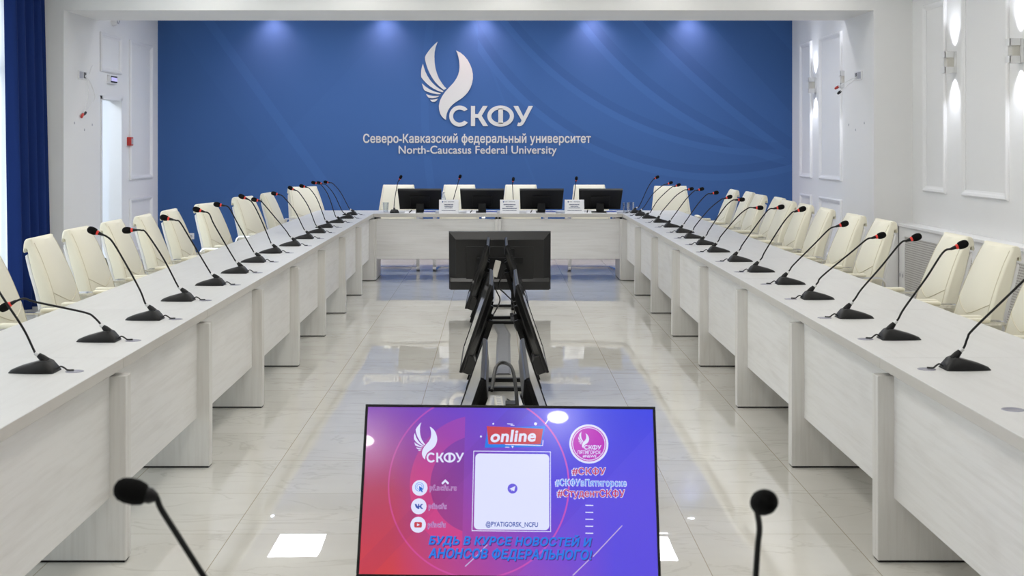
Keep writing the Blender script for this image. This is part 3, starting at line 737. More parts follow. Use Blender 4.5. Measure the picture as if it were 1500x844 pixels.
RM = [
 (929, 941, 312.5, [(936.5, 302), (949, 275), (956.4, 263)], (962.8, 259.6)),
 (934, 951, 316.5, [(944, 302.5), (956.3, 284.3), (970.4, 272)], (982.5, 267.8)),
 (942, 965, 320.5, [(953, 310.5), (964, 293), (982.5, 275.4)], (994, 271)),
 (958, 983.5, 326.5, [(968.5, 312), (970.5, 309), (988.5, 288.4), (1001.6, 279)], (1012.7, 276.7)),
 (974.4, 998.6, 333.5, [(985, 319), (1004.6, 292.4), (1016.7, 280)], (1027.8, 277)),
 (991.5, 1018.7, 341.3, [(1002.5, 327), (1005.6, 322.6), (1022.8, 298.4), (1035.5, 285)], (1049, 282.3)),
 (1003.6, 1032.8, 349.7, [(1016, 336), (1018.7, 330.7), (1038.9, 306.5), (1056, 292.5)], (1068.7, 288.6)),
 (1022.8, 1051, 359.2, [(1036, 343), (1038.9, 336.7), (1061, 304.5), (1072, 294), (1077, 293)], (1086.8, 292.4)),
 (1038.9, 1071.5, 370, [(1053, 352), (1057, 344.8), (1081.2, 316.6), (1096, 305), (1102, 304.4)], (1113.4, 304.5)),
 (1070, 1103.8, 384, [(1085, 364), (1087.2, 359), (1107.4, 330.7), (1125, 308), (1132, 306)], (1144, 303.4)),
 (1099.3, 1137, 399.5, [(1116, 378), (1121.5, 367), (1145.7, 328.7), (1159.5, 312), (1165, 310)], (1175.2, 306.4)),
 (1140, 1182.8, 417.6, [(1157.4, 395), (1162.7, 387.7), (1193.5, 357), (1214.5, 336), (1223, 332.5)], (1237, 328)),
 (1178, 1225.5, 439.6, [(1198, 414), (1205, 404), (1248, 368.7), (1269, 351.2), (1278, 348.5)], (1291, 345)),
 (1231, 1283, 467.5, [(1253, 437), (1262.5, 423), (1290.7, 390.7), (1318.5, 357), (1326, 353.5)], (1342.5, 347.6)),
 (1292.7, 1354, 499, [(1316, 467), (1325, 451), (1357, 406.8), (1381, 370.2), (1391, 365.5)], (1410, 358.4)),
 (1385.4, 1459, 543.8, [(1412.6, 508), (1417.6, 494.5), (1425.7, 482.4), (1480, 430), (1512, 400), (1528, 394)], (1548, 387)),
]
def place_row(rows, side, order):
    for i, (x0, x1, yb, neck, hd) in enumerate(rows):
        Yb = (H-T)*F/(yb-CY); Yc = Yb+0.046
        xc = ((x0+x1)/2-CX)*Yb/F
        root = Vector((xc, Yc, T))
        pts = [at(px, py, Yc) for px, py in neck]; hp = at(*hd, Yc)
        n = order(i)
        extra = {('left', 2): ', its neck bent low', ('left', 1): ', nearest one'}.get((side, n), '')
        mic(root, 0 if side == 'left' else PI, pts, hp, f'black gooseneck microphone, {NTH[n]} from the camera on the {side} table{extra}', f'microphones on the {side} table', desk_at(side, Yc))
place_row(LM, 'left', lambda i: i+1)
# the nearest right microphone stands outside the frame; only its cable hole shows
place_row(RM, 'right', lambda i: len(RM)-i)
dk = desk_at('right', 3.97)
bm = BM(); lathe(bm, [(0, .0008), (.022, .0008), (.024, .0014), (.032, .0013), (.034, .0004), (.034, -.001), (0, -.001)], 24)
g = Vector((0, 0, 0)); g.x = (1484-CX)*3.97/F; g.y = 3.97; g.z = T
finish('cable_grommet', bm, 'steel', dk, True, dk.matrix_basis.inverted() @ g)
YH = yend+0.16
root = Vector(((571+585)/2*0+((578-CX)*YH/F), YH+0.02, T))
mic(root, -PI/2, [at(576.8, 303, YH), at(578.5, 290, YH), at(582.6, 268, YH)], at(587, 259.5, YH-0.02), 'black gooseneck microphone on the head table beside the single drinking glass', 'microphones on the head table')
for (pb, neck, hd), nm in zip((((661, 0), [(662, 300), (664, 292.5), (671, 268)], (674, 258.7)), ((752, 0), [(752, 300), (751.8, 292), (750.7, 271)], (752, 262.6)), ((839.5, 0), [(839.5, 300), (840.5, 292), (843.5, 268)], (844.4, 261.4))), ('left', 'middle', 'right')):
    Yh = YH+0.13
    mic(Vector(((pb[0]-CX)*Yh/F, Yh+0.02, T)), -PI/2, [at(*q, Yh) for q in neck], at(*hd, Yh-0.02), f'black gooseneck microphone rising behind the {nm} name card on the head table', 'microphones on the head table')
# the two out-of-focus microphones on the near table
Yn = 1.80
hp = at(193, 720, Yn)
mic(Vector(((398-CX)*Yn/F, 1.77, T)), PI/2, [at(398, 1000, Yn), at(346, 918, Yn), at(298, 844, Yn), at(260, 784, Yn), at(236, 746, Yn), at(222, 727, Yn)], hp, 'out-of-focus black microphone leaning left in the foreground at lower left', 'foreground microphones', None, 'black_plastic', 0.35)
hp = at(1119, 736, Yn)
mic(Vector(((1097-CX)*Yn/F, 1.80, T)), PI/2, [at(1097, 1000, Yn+.03), at(1102, 915, Yn+.05), at(1107, 844, Yn+.05), at(1110, 800, Yn+.05), at(1112.5, 772, Yn+.046), Vector((hp.x-0.005, hp.y+0.034, hp.z-0.013))], hp, 'out-of-focus black microphone pointing at the camera at lower right', 'foreground microphones', None, 'black_plastic', 0.35)

# ------------------------------------------------------------------ televisions and their stands
def make_tv(w=0.97, h=0.56, name='television'):
    """screen faces local -y; origin at the middle of the screen's face"""
    t = bpy.data.objects.new(name, None); COL.objects.link(t); t.empty_display_size = 0.1
    bz = 0.009
    bm = BM()
    for lo, hi in (((-w/2, h/2-bz), (w/2, h/2)), ((-w/2, -h/2), (w/2, -h/2+bz*1.6)), ((-w/2, -h/2+bz*1.6), (-w/2+bz, h/2-bz)), ((w/2-bz, -h/2+bz*1.6), (w/2, h/2-bz))):
        box(bm, (lo[0], -0.003, lo[1]), (hi[0], 0.011, hi[1]), 0.0015, 1)
    finish('bezel', bm, 'black_plastic', t)
    finish('screen', mb(box, (-w/2+bz, 0.0, -h/2+bz*1.6), (w/2-bz, 0.009, h/2-bz)), 'tv_glass', t)
    bm = BM()
    def ring(i, it, ib, y): return [bm.verts.new(p) for p in ((-w/2+i, y, -h/2+ib), (w/2-i, y, -h/2+ib), (w/2-i, y, h/2-it), (-w/2+i, y, h/2-it))]
    rs = [ring(0.002, 0.002, 0.002, 0.010), ring(0.004, 0.004, 0.004, 0.018), ring(0.065, 0.072, 0.06, 0.046), ring(0.068, 0.075, 0.063, 0.050)]
    for a, b in zip(rs, rs[1:]):
        for k in range(4): bm.faces.new((a[k], a[(k+1) % 4], b[(k+1) % 4], b[k]))
    bm.faces.new(rs[0][::-1]); bm.faces.new(rs[-1]); bmesh.ops.recalc_face_normals(bm, faces=bm.faces)
    # raised centre panel and vent slots
    box(bm, (-0.32, 0.048, -h/2+0.02), (0.32, 0.056, h/2-0.14), 0.003, 1)
    for k in range(7): box(bm, (-0.20+k*0.06, 0.055, 0.03), (-0.165+k*0.06, 0.058, 0.036))
    finish('back_cover', bm, 'tv_back', t)
    bm = BM(); prism(bm, [(0.012, -h/2+0.002), (0.012, -h/2+0.115), (0.050, -h/2+0.115), (0.072, -h/2+0.085), (0.072, -h/2+0.010), (0.060, -h/2+0.002)], 'x', -w/2+0.012, w/2-0.012, 0.006, 2)
    finish('speaker_box', bm, 'tv_back', t)
    bm = BM(); box(bm, (-0.22, 0.055, -0.02), (0.22, 0.075, 0.035), 0.003, 1)
    for s in (-1, 1): box(bm, (s*0.12-0.02, 0.055, -0.20), (s*0.12+0.02, 0.078, 0.12), 0.002, 1)
    finish('wall_mount', bm, 'black_metal', t)
    return t
def tv_stand(label, beams, feet, group):
    """beams: lists of points for the black square tubes; feet: floor bars"""
    t = thing('television_stand', label, 'stand', (0, 0, 0), 0, group)
    for p, q in beams:
        d = Vector(q)-Vector(p); bm = BM(); ribbon(bm, [p, q], 0.03, 0.03, Vector((0, 1, 0)) if abs(d.normalized().y) < .9 else Vector((1, 0, 0)))
        finish('post', bm, 'black_metal', t)
    for lo, hi in feet: finish('floor_bar', mb(box, lo, hi, 0.003, 1), 'black_metal', t)
    return t
tilt = math.radians(19)
tv0 = make_tv(); tvs = []
def place_tv(mat, label, first=[True]):
    o = tv0 if first[0] else copy_tree(tv0); first[0] = False
    loc, rot, sc = mat.decompose(); o.location = loc; o.rotation_mode = 'XYZ'; o.rotation_euler = rot.to_euler()
    tag(o, label, 'television', 'televisions in the middle of the hall'); tvs.append(o); return o
STANDS = {}
# side pairs: screens face out to the tables and lean back on each other
for (ya, cxp, nm) in ((4.80, 0.032, 'nearest'), (7.96, 0.047, 'middle'), (11.02, 0.008, 'farthest')):
    yc = ya+0.485
    for s, sn in ((-1, 'left'), (1, 'right')):
        # local x -> along y, local -y -> outwards and up, local z -> up and inwards
        n = Vector((s*math.cos(tilt), 0, math.sin(tilt))); up = Vector((-s*math.sin(tilt), 0, math.cos(tilt)))
        ly = -n; lx = ly.cross(up)
        c = Vector((cxp+s*0.085, yc, 0.70))-up*0.28
        M = Matrix.Translation(c) @ Matrix((lx, ly, up)).transposed().to_4x4()
        place_tv(M, f'{sn} television of the {nm} back-to-back pair, dark screen leaning back')
    zt, zb = 0.62, 0.012
    beams = []; feet = []
    for s in (-1, 1):
        for yy in (yc-0.16, yc+0.16):
            xb = cxp+s*(0.085+math.tan(tilt)*(0.70-zb)-0.098); xt = cxp+s*(0.085+math.tan(tilt)*(0.70-0.44)-0.098)
            beams.append(((xb, yy, zb), (xt, yy, 0.44)))
    for yy in (yc-0.16, yc+0.16): feet.append(((cxp-0.21, yy-0.02, 0.0), (cxp+0.21, yy+0.02, 0.025)))
    for dx in (-0.13, 0.13): feet.append(((cxp+dx-0.015, yc-0.14, 0.0), (cxp+dx+0.015, yc+0.40, 0.022)))
    STANDS[nm] = tv_stand(f'black steel floor stand between the {nm} back-to-back pair of televisions', beams, feet, 'television stands')
# the far television, turned to the head table: its back faces the camera
rt = math.radians(6)
M = Matrix.Translation((0.033, 12.66, 0.43)) @ Euler((0, 0, PI)).to_matrix().to_4x4() @ Euler((-rt, 0, 0)).to_matrix().to_4x4()
place_tv(M, 'television seen from behind, facing the head table')
tv_stand('black steel floor stand holding up the television seen from behind', [((-0.09, 12.52, 0.012), (-0.09, 12.555, 0.55)), ((0.155, 12.52, 0.012), (0.155, 12.555, 0.55))],
         [((-0.105, 12.25, 0), (-0.075, 12.85, 0.025)), ((0.14, 12.25, 0), (0.17, 12.85, 0.025)), ((-0.09, 12.50, 0.0), (0.155, 12.54, 0.022))], 'television stands')
# the lit television in front
near = make_tv(); near.location = TVP; near.rotation_euler = TVR
tag(near, 'lit television in the foreground showing a pink and blue announcement', 'television', 'televisions in the middle of the hall')
R3 = Euler(TVR).to_matrix()
b0 = Vector(TVP)+R3 @ Vector((0, 0.095, -0.26))
tv_stand('black steel floor stand behind the lit foreground television', [((-0.12, 4.30, 0.012), tuple(Vector(TVP)+R3 @ Vector((-0.16, 0.095, 0.15)))), ((0.20, 4.30, 0.012), tuple(Vector(TVP)+R3 @ Vector((0.16, 0.095, 0.15))))],
         [((-0.135, 3.95, 0), (-0.105, 4.62, 0.025)), ((0.185, 3.95, 0), (0.215, 4.62, 0.025)), ((-0.12, 4.28, 0.0), (0.20, 4.32, 0.022))], 'television stands')

# ------------------------------------------------------------------ picture on the lit screen
Minv = (Matrix.Translation(TVP) @ R3.to_4x4()).inverted()
def uv(px, py):
    """picture measurement -> metres on the screen (u right, v up)"""
    o = Minv @ Vector((0, 0, H)); d = Minv.to_3x3() @ Vector(((px-CX)/F, 1, -(py-CY)/F))
    t = -o.y/d.y; p = o+d*t
    return (p.x, p.z)
GLOW = 1.0
def glow(name, rgb, strength=1.0):
    m, nt, b = new_mat(name)
    b.inputs['Base Color'].default_value = (0.01, 0.01, 0.012, 1); b.inputs['Roughness'].default_value = 0.16; b.inputs['Specular IOR Level'].default_value = 0.35
    b.inputs['Emission Color'].default_value = srgb(*rgb); b.inputs['Emission Strength'].default_value = strength*GLOW
    return name
for nm, c in (('lit_white', (222, 226, 255)), ('lit_red', (196, 62, 78)), ('lit_red_bright', (226, 84, 120)), ('lit_blue', (36, 120, 226)), ('lit_blue_deep', (32, 100, 200)), ('lit_pink', (206, 66, 152)), ('lit_crimson', (190, 40, 96)),
              ('lit_magenta', (186, 44, 186)), ('lit_sky', (110, 160, 240)), ('lit_violet', (104, 92, 220)), ('lit_grey', (190, 170, 220)), ('lit_dark_blue', (52, 80, 170)), ('lit_shadow', (80, 36, 120)), ('lit_plum', (164, 64, 148))): glow(nm, c)
def screen_mat():
    m, nt, b = new_mat('screen_picture'); g = NG(nt)
    tc = g.n('ShaderNodeTexCoord'); sp = g.n('ShaderNodeSeparateXYZ'); g.put(sp.inputs[0], tc.outputs['Object'])
    u = g.m('MULTIPLY_ADD', sp.outputs[0], 1/0.97, 0.5); v = g.m('MULTIPLY_ADD', sp.outputs[2], 1/0.56, 0.5)
    # corner colours read off the lit picture
    TL, TR, BL, BR = srgb(122, 58, 176), srgb(62, 70, 226), srgb(206, 62, 70), srgb(86, 70, 216)
    ML, MM = srgb(176, 58, 96), srgb(108, 62, 190)
    sm = lambda x, a, b_: g.ramp(x, a, b_)
    top = g.mix(sm(u, 0.05, 0.75), TL, TR); bot = g.mix(sm(u, 0.12, 0.85), BL, BR); mid = g.mix(sm(u, 0.1, 0.62), ML, srgb(88, 72, 220))
    c = g.mix(sm(v, 0.0, 0.5), bot, mid); c = g.mix(sm(v, 0.5, 1.0), c, top)
    # thin ring and thick broken pink ring, slanting light bands
    def dist(cu, cv): return g.m('SQRT', g.m('ADD', g.m('POWER', g.m('ABSOLUTE', g.m('SUBTRACT', sp.outputs[0], cu)), 2.0), g.m('POWER', g.m('ABSOLUTE', g.m('SUBTRACT', sp.outputs[2], cv)), 2.0)))
    c1 = uv(701, 709); e1 = uv(569, 715); r1 = abs(c1[0]-e1[0]); d = dist(*c1)
    c = g.mix(g.m('MULTIPLY', g.m('LESS_THAN', g.m('ABSOLUTE', g.m('SUBTRACT', d, r1)), 0.0026), g.ramp(sp.outputs[0], -.3, .3, .45, .8)), c, srgb(216, 84, 178))
    r2 = abs(uv(600, 715)[0]-c1[0]); arc = g.m('MULTIPLY', g.m('LESS_THAN', d, r2), g.m('GREATER_THAN', d, r2*0.70))
    lf = g.m('LESS_THAN', sp.outputs[0], uv(679, 715)[0])
    c = g.mix(g.m('MULTIPLY', g.m('MULTIPLY', arc, lf), g.ramp(sp.outputs[2], uv(640, 715)[1], uv(640, 640)[1], 0.68, 0.25)), c, srgb(214, 62, 130))
    c = g.mix(g.m('MULTIPLY', g.m('MULTIPLY', g.m('LESS_THAN', d, r2*0.70), lf), 0.25), c, srgb(120, 30, 90))
    s = g.m('ADD', sp.outputs[0], g.m('MULTIPLY', sp.outputs[2], -0.95))
    c = g.mix(g.m('MULTIPLY', g.m('GREATER_THAN', s, 0.28), 0.10), c, srgb(120, 110, 250))
    c = g.mix(g.m('MULTIPLY', g.m('LESS_THAN', g.m('ABSOLUTE', g.m('ADD', s, 0.22)), 0.04), 0.10), c, srgb(80, 20, 100))
    b.inputs['Base Color'].default_value = (0.01, 0.01, 0.012, 1); b.inputs['Roughness'].default_value = 0.16; b.inputs['Specular IOR Level'].default_value = 0.4
    b.inputs['Coat Weight'].default_value = 0.15; b.inputs['Coat Roughness'].default_value = 0.02
    g.put(b.inputs['Emission Color'], c); b.inputs['Emission Strength'].default_value = GLOW
screen_mat()
scr = [c for c in near.children if c.name.startswith('screen')][0]
scr.data = scr.data.copy(); scr.data.materials.clear(); scr.data.materials.append(MATS['screen_picture'])
LAY = [0.0]
def lay(z): return -0.0004-0.00035*z
def flat(bm, poly, y, mi=0):
    vs = [bm.verts.new((p[0], y, p[1])) for p in poly]
    f = bm.faces.new(vs); f.material_index = mi
    f.normal_update()
    if f.normal.y > 0: f.normal_flip()
def shape(name, polys, mat, z, px=True):
    bm = BM()
    for p in polys: flat(bm, [uv(*q) for q in p] if px else p, lay(z))
    return finish(name, bm, mat, scr)
def disc(px, py, r, n=36):
    cu, cv = uv(px, py); k = abs(uv(px+r, py)[0]-cu); return [(cu+k*math.cos(2*PI*i/n), cv+k*math.sin(2*PI*i/n)) for i in range(n)]
def ringpolys(px, py, r0, r1, n=48):
    a, b = disc(px, py, r0, n), disc(px, py, r1, n)
    return [[a[i], a[(i+1) % n], b[(i+1) % n], b[i]] for i in range(n)]
def text_mesh(s, bold=0.0, shear=0.0):
    """flat mesh of a line of lettering: outlines thickened by bold, filled by the non-zero winding rule"""
    cu = bpy.data.curves.new('text', 'FONT'); cu.body = s; cu.size = 1.0; cu.shear = shear; cu.space_character = 1.0+bold*1.6
    o = bpy.data.objects.new('text', cu); COL.objects.link(o)
    bpy.context.view_layer.update()
    c = o.to_curve(bpy.context.evaluated_depsgraph_get()); loops = []
    for sp in c.splines:
        pts = []
        if sp.type == 'BEZIER':
            bp = sp.bezier_points; n = len(bp)
            for i in range(n):
                a, b = bp[i], bp[(i+1) % n]; h0, h1 = a.handle_right-a.co, b.handle_left-b.co; d = b.co-a.co
                cr = abs(h0.x*d.y-h0.y*d.x)+abs(h1.x*d.y-h1.y*d.x); st = 1 if cr < 1e-5 else 4
                for k in range(st):
                    t = k/st; p = a.co*(1-t)**3+3*a.handle_right*t*(1-t)**2+3*b.handle_left*t*t*(1-t)+b.co*t**3
                    pts.append(Vector((p.x, p.y)))
        else: pts = [Vector((p.co.x, p.co.y)) for p in sp.points]
        q = []
        for p in pts:
            if not q or (p-q[-1]).length > 1e-4: q.append(p)
        if len(q) > 1 and (q[0]-q[-1]).length < 1e-4: q.pop()
        if len(q) > 2: loops.append(q)
    o.to_curve_clear(); bpy.data.objects.remove(o); bpy.data.curves.remove(cu)
    ar = [sum(l[i].x*l[(i+1) % len(l)].y-l[(i+1) % len(l)].x*l[i].y for i in range(len(l)))/2 for l in loops]
    bb = [(min(p.x for p in l), max(p.x for p in l), min(p.y for p in l), max(p.y for p in l)) for l in loops]
    grown = []
    for l, a, b in zip(loops, ar, bb):
        cx_, cy_ = (b[0]+b[1])/2, (b[2]+b[3])/2
        best = max((k for k in range(len(loops)) if bb[k][0] <= cx_ <= bb[k][1] and bb[k][2] <= cy_ <= bb[k][3]), key=lambda k: abs(ar[k]))
        sg = 1 if ar[best] > 0 else -1; n = len(l); out = []
        for i in range(n):
            e0 = (l[i]-l[i-1]).normalized(); e1 = (l[(i+1) % n]-l[i]).normalized()
            n0 = Vector((e0.y, -e0.x))*sg; n1 = Vector((e1.y, -e1.x))*sg; m = n0+n1
            m = m/max(0.5, m.length_squared/2) if m.length > 1e-3 else n0
            out.append(l[i]+m*bold)
        grown.append(out)
    order = sorted(range(len(grown)), key=lambda k: bb[k][0]); groups = []; hi = -1e9
    for k in order:
        if bb[k][0] > hi: groups.append([])
        groups[-1].append(grown[k]); hi = max(hi, bb[k][1])
    V, FC = [], []
    for g in groups:
        vs = [p for l in g for p in l]; es = []; n0 = 0
        for l in g: es += [(n0+i, n0+(i+1) % len(l)) for i in range(len(l))]; n0 += len(l)
        r = delaunay_2d_cdt(vs, es, [], 0, 1e-6)
        segs = [(l[i], l[(i+1) % len(l)]) for l in g for i in range(len(l))]
        base = len(V); V += [(p.x, p.y, 0) for p in r[0]]
        for f in r[2]:
            cx_ = sum(r[0][i].x for i in f)/len(f); cy_ = sum(r[0][i].y for i in f)/len(f); wn = 0
            for a, b in segs:
                if (a.y <= cy_) != (b.y <= cy_):
                    xx = a.x+(cy_-a.y)*(b.x-a.x)/(b.y-a.y)
                    if xx > cx_: wn += 1 if b.y > a.y else -1
            if wn: FC.append([base+i for i in f])
    me = bpy.data.meshes.new('text'); me.from_pydata(V, [], FC)
    bm = BM(); bm.from_mesh(me)
    bmesh.ops.delete(bm, geom=[v for v in bm.verts if not v.link_faces], context='VERTS'); bmesh.ops.recalc_face_normals(bm, faces=bm.faces)
    for f in bm.faces:
        if f.normal.z < 0: f.normal_flip()
    bm.to_mesh(me); bm.free()
    return me
def text_on_screen(name, s, x0, x1, ytop, ybot, mat, z, bold=0.0, shear=0.0, slope=0.0, cap=True):
    """fits the text's inked box to a picture box"""
    me = text_mesh(s, bold, shear)
    xs = [v.co.x for v in me.vertices]; ys = [v.co.y for v in me.vertices]
    u0, v0 = uv(x0, ybot); u1, v1 = uv(x1, ytop); v1 = uv((x0+x1)/2, ytop)[1]; v0 = uv((x0+x1)/2, ybot)[1]
    ax, bx, ay, by = min(xs), max(xs), min(ys), max(ys)
    for v in me.vertices:
        tx = (v.co.x-ax)/(bx-ax); ty = (v.co.y-ay)/(by-ay)
        v.co = Vector((u0+(u1-u0)*tx, lay(z), v0+(v1-v0)*ty+slope*(tx-.5)))
    me.materials.append(MATS[mat]); o = bpy.data.objects.new(name, me); COL.objects.link(o); o.parent = scr
    return o
# the university's winged mark, outlines in zoomed picture units
WING = [
 [(247, 68), (222, 90), (190, 123), (165, 155), (148, 180), (136, 203), (138, 228), (145, 258), (158, 300), (175, 340), (197, 380), (224, 420), (258, 457), (302, 493), (325, 480), (305, 460), (282, 428), (258, 390), (240, 345), (228, 300), (221, 250), (219, 200), (221, 160), (230, 115)],
 [(118, 262), (110, 288), (104, 315), (102, 345), (103, 380), (120, 403), (145, 430), (175, 457), (210, 480), (250, 500), (290, 514), (300, 503), (268, 486), (235, 462), (205, 434), (178, 402), (155, 365), (138, 328), (126, 292)],
 [(110, 435), (116, 460), (123, 482), (132, 497), (160, 510), (200, 522), (240, 530), (268, 531), (277, 522), (245, 515), (212, 504), (178, 488), (150, 470), (128, 452)],
 [(147, 530), (152, 541), (159, 552), (170, 562), (200, 566), (230, 562), (255, 552), (264, 544), (235, 546), (205, 546), (175, 540)],
 [(180, 578), (190, 590), (203, 599), (222, 597), (240, 585), (250, 570), (228, 575), (202, 579)],
 [(410, 145), (422, 172), (432, 205), (439, 245), (441, 285), (438, 325), (428, 362), (412, 395), (388, 430), (355, 465), (318, 505), (288, 548), (268, 590), (259, 632), (261, 668), (270, 700), (285, 727), (303, 746), (322, 758), (323, 730), (328, 703), (340, 672), (358, 645), (385, 617), (420, 592), (455, 570), (488, 543), (515, 512), (537, 475), (552, 432), (559, 390), (558, 350), (549, 308), (534, 268), (512, 228), (484, 194), (450, 165)]]
WING = [[(600+x/6.025, 50+y/6.025) for x, y in p] for p in WING]
def arcpts(cx, cy, rx, ry, a0, a1, n): return [(cx+rx*math.cos(math.radians(a0+(a1-a0)*i/n)), cy-ry*math.sin(math.radians(a0+(a1-a0)*i/n))) for i in range(n+1)]
def strip(outer, inner): return [[outer[i], outer[i+1], inner[i+1], inner[i]] for i in range(len(outer)-1)]
SK = {}
SK['C'] = strip(arcpts(650, 488, 57, 58, 40, 322, 30), arcpts(650, 488, 36, 36, 46, 316, 30))
SK['K'] = [[(712, 432), (735, 432), (735, 543), (712, 543)], [(735, 477), (751, 477), (778, 432), (804, 432), (771, 486), (806, 543), (779, 543), (751, 497), (735, 497)]]
SK['F'] = strip(arcpts(875, 488, 73, 58, 0, 360, 44), arcpts(875, 488, 51, 37, 0, 360, 44))+[[(862, 446), (888, 446), (888, 530), (862, 530)]]
SK['U'] = [[(945, 432), (971, 432), (1000, 490), (1029, 432), (1053, 432), (1006, 522), (998, 534), (986, 542), (974, 544), (965, 541), (972, 523), (981, 525), (987, 519), (990, 511)]]
SK = {k_: [[(500+x/3.75, 40+y/3.75) for x, y in p] for p in v] for k_, v in SK.items()}
def remap(polys, A, B):     # from wall-logo picture box to a box on the screen
    (x0, y0, x1, y1), (X0, Y0, X1, Y1_) = A, B
    return [[(X0+(x-x0)*(X1-X0)/(x1-x0), Y0+(y-y0)*(Y1_-Y0)/(y1-y0)) for x, y in p] for p in polys]
LOGO_BOX = (616, 61, 781, 186)
allsk = [p for v in SK.values() for p in v]
shape('winged_mark', remap(WING, LOGO_BOX, (606, 619, 680, 678)), 'lit_white', 2)
shape('logo_lettering', remap(allsk, LOGO_BOX, (606, 619, 680, 678)), 'lit_white', 2)
# "online" badge
shape('badge_shadow', [[(714, 627), (799, 624), (792.5, 655), (710, 656)], ], 'lit_blue', 1)
shape('badge_white', [[(740, 650), (794.5, 652.5), (795, 645), (796, 645), (795.5, 653.5), (740, 652)]], 'lit_white', 2)
shape('badge_plate', [[(713, 624.5), (795.5, 628.5), (792, 651), (715.5, 651)]], 'lit_red', 3)
text_on_screen('badge_text', 'online', 718.5, 785, 630, 648, 'lit_white', 5, 0.03, 0.12, 0.004)
shape('sparkles', [[(798, 621), (803, 614), (804.2, 614.8), (799.5, 621.5)], [(743, 620.5), (751, 621), (751, 622), (743, 621.5)], [(748, 622.5), (753.5, 623), (753.5, 624), (748, 623.5)], [(740, 654.8), (746, 655), (746, 656), (740, 655.8)], [(749, 653.5), (752.5, 653.7), (750.8, 657)]], 'lit_white', 2)
shape('sparkle_dots', [disc(722.5, 621, 1.3, 12), disc(784.5, 621.2, 2.2, 14), disc(704.5, 639.7, 1.4, 12)], 'lit_white', 2, False)
# white card (the code that was printed on it is left blank) with its outline and caption
def rrect(x0, y0, x1, y1, r, k_=0.0):
    (u0, v1), (u1, v0) = uv(x0, y0), uv(x1, y1); rr = r; pts = []
    for cx_, cy_, a in ((u1-rr, v1-rr, 0), (u0+rr, v1-rr, 90), (u0+rr, v0+rr, 180), (u1-rr, v0+rr, 270)):
        pts += [(cx_+rr*math.cos(math.radians(a+90*i/6)), cy_+rr*math.sin(math.radians(a+90*i/6))) for i in range(7)]
    return pts
def frame_polys(x0, y0, x1, y1, t):
    (u0, v1), (u1, v0) = uv(x0, y0), uv(x1, y1)
    return [[(u0, v1), (u1, v1), (u1, v1-t), (u0, v1-t)], [(u0, v0+t), (u1, v0+t), (u1, v0), (u0, v0)], [(u0, v1), (u0+t, v1), (u0+t, v0), (u0, v0)], [(u1-t, v1), (u1, v1), (u1, v0), (u1-t, v0)]]
shape('card_outline', frame_polys(693.5, 660.5, 807, 779.5, 0.0022), 'lit_white', 1, False)
shape('card', [rrect(696.5, 664.5, 804.5, 777, 0.014)], 'lit_white', 2, False)
text_on_screen('card_caption', '@PYATIGORSK_NCFU', 711.5, 788, 764.5, 774, 'lit_dark_blue', 4, 0.022)
cc = (750.8, 716)
shape('messenger_disc', [disc(*cc, 7.2)], 'lit_violet', 3, False)
shape('messenger_plane', [[(746, 716.5), (755, 712.2), (753.2, 720.2), (750.6, 718.4), (749.3, 719.8), (748.9, 717.6)]], 'lit_white', 4)
# social links
for py, word, bx in ((715, 'pf.ncfu.ru', 669), (742, 'pfncfu', 654.5), (769, 'pfncfu', 653)):
    px = 615 if py == 715 else (613.5 if py == 742 else 612.5)
    shape('link_disc', [disc(px, py, 11.3)], 'lit_white', 3, False)
    text_on_screen('link_text_edge', word, px+14, bx, py-5, py+6.5, 'lit_grey', 2, 0.05)
    text_on_screen('link_text', word, px+14.4, bx-.4, py-4.6, py+6.1, 'lit_plum', 3, 0.0)
shape('pointer_rings', ringpolys(614.5, 713.5, 6.6, 5.6, 28)+ringpolys(614.5, 713.5, 4.2, 3.2, 24), 'lit_sky', 4, False)
shape('pointer_arrow', [[(614, 712), (620.5, 717), (617.8, 717.6), (619.6, 721), (617.9, 721.8), (616.3, 718.5), (614.3, 720.3)]], 'lit_blue_deep', 5)
shape('network_mark', [[(607.5, 738.5), (610, 738.5), (612.2, 742.6), (612.2, 738.5), (614.2, 738.5), (614.2, 741.6), (617.4, 738.5), (620, 738.5), (616.6, 742), (620.2, 746), (617.4, 746), (614.2, 742.9), (614.2, 746), (612.4, 746), (609, 743.3)]], 'lit_dark_blue', 4)
shape('video_plate', [rrect(607, 765, 618, 773.2, 0.004)], 'lit_red', 4, False)
shape('video_triangle', [[(611, 767), (615, 769.1), (611, 771.2)]], 'lit_white', 5)
shape('chevron', [[(646.5, 708), (652.3, 702.3), (658, 708), (656, 710), (652.3, 706.3), (648.5, 710)]], 'lit_white', 2)
# round badge on the right
shape('round_rim', [disc(862.5, 650.5, 28.6, 48)], 'lit_white', 1, False)
shape('round_face', [disc(862.5, 650.5, 25.6, 48)], 'lit_magenta', 2, False)
shape('round_ring', ringpolys(862.5, 650.5, 24.2, 23.2), 'lit_white', 3, False)
shape('round_mark', remap(WING+allsk, LOGO_BOX, (847, 632.5, 881, 659)), 'lit_white', 4)
text_on_screen('round_text', 'ПЯТИГОРСК', 846, 880, 660.2, 665.4, 'lit_white', 4, 0.02, 0.1)
text_on_screen('round_text', '#NEWS', 853.5, 873.5, 666.6, 671, 'lit_white', 4, 0.02, 0.1)
for word, x0, x1, y0, y1, m in (('#СКФУ', 838, 887, 685, 696.5, 'lit_crimson'), ('#СКФУвПятигорске', 814, 917, 702.5, 714.5, 'lit_sky'), ('#СтудентСКФУ', 816.5, 915, 717, 731, 'lit_crimson')):
    text_on_screen('hashtag_edge', word, x0-1, x1+1, y0-1, y1+1, 'lit_white', 2, 0.06)
    text_on_screen('hashtag', word, x0, x1, y0, y1, m, 4, 0.018)
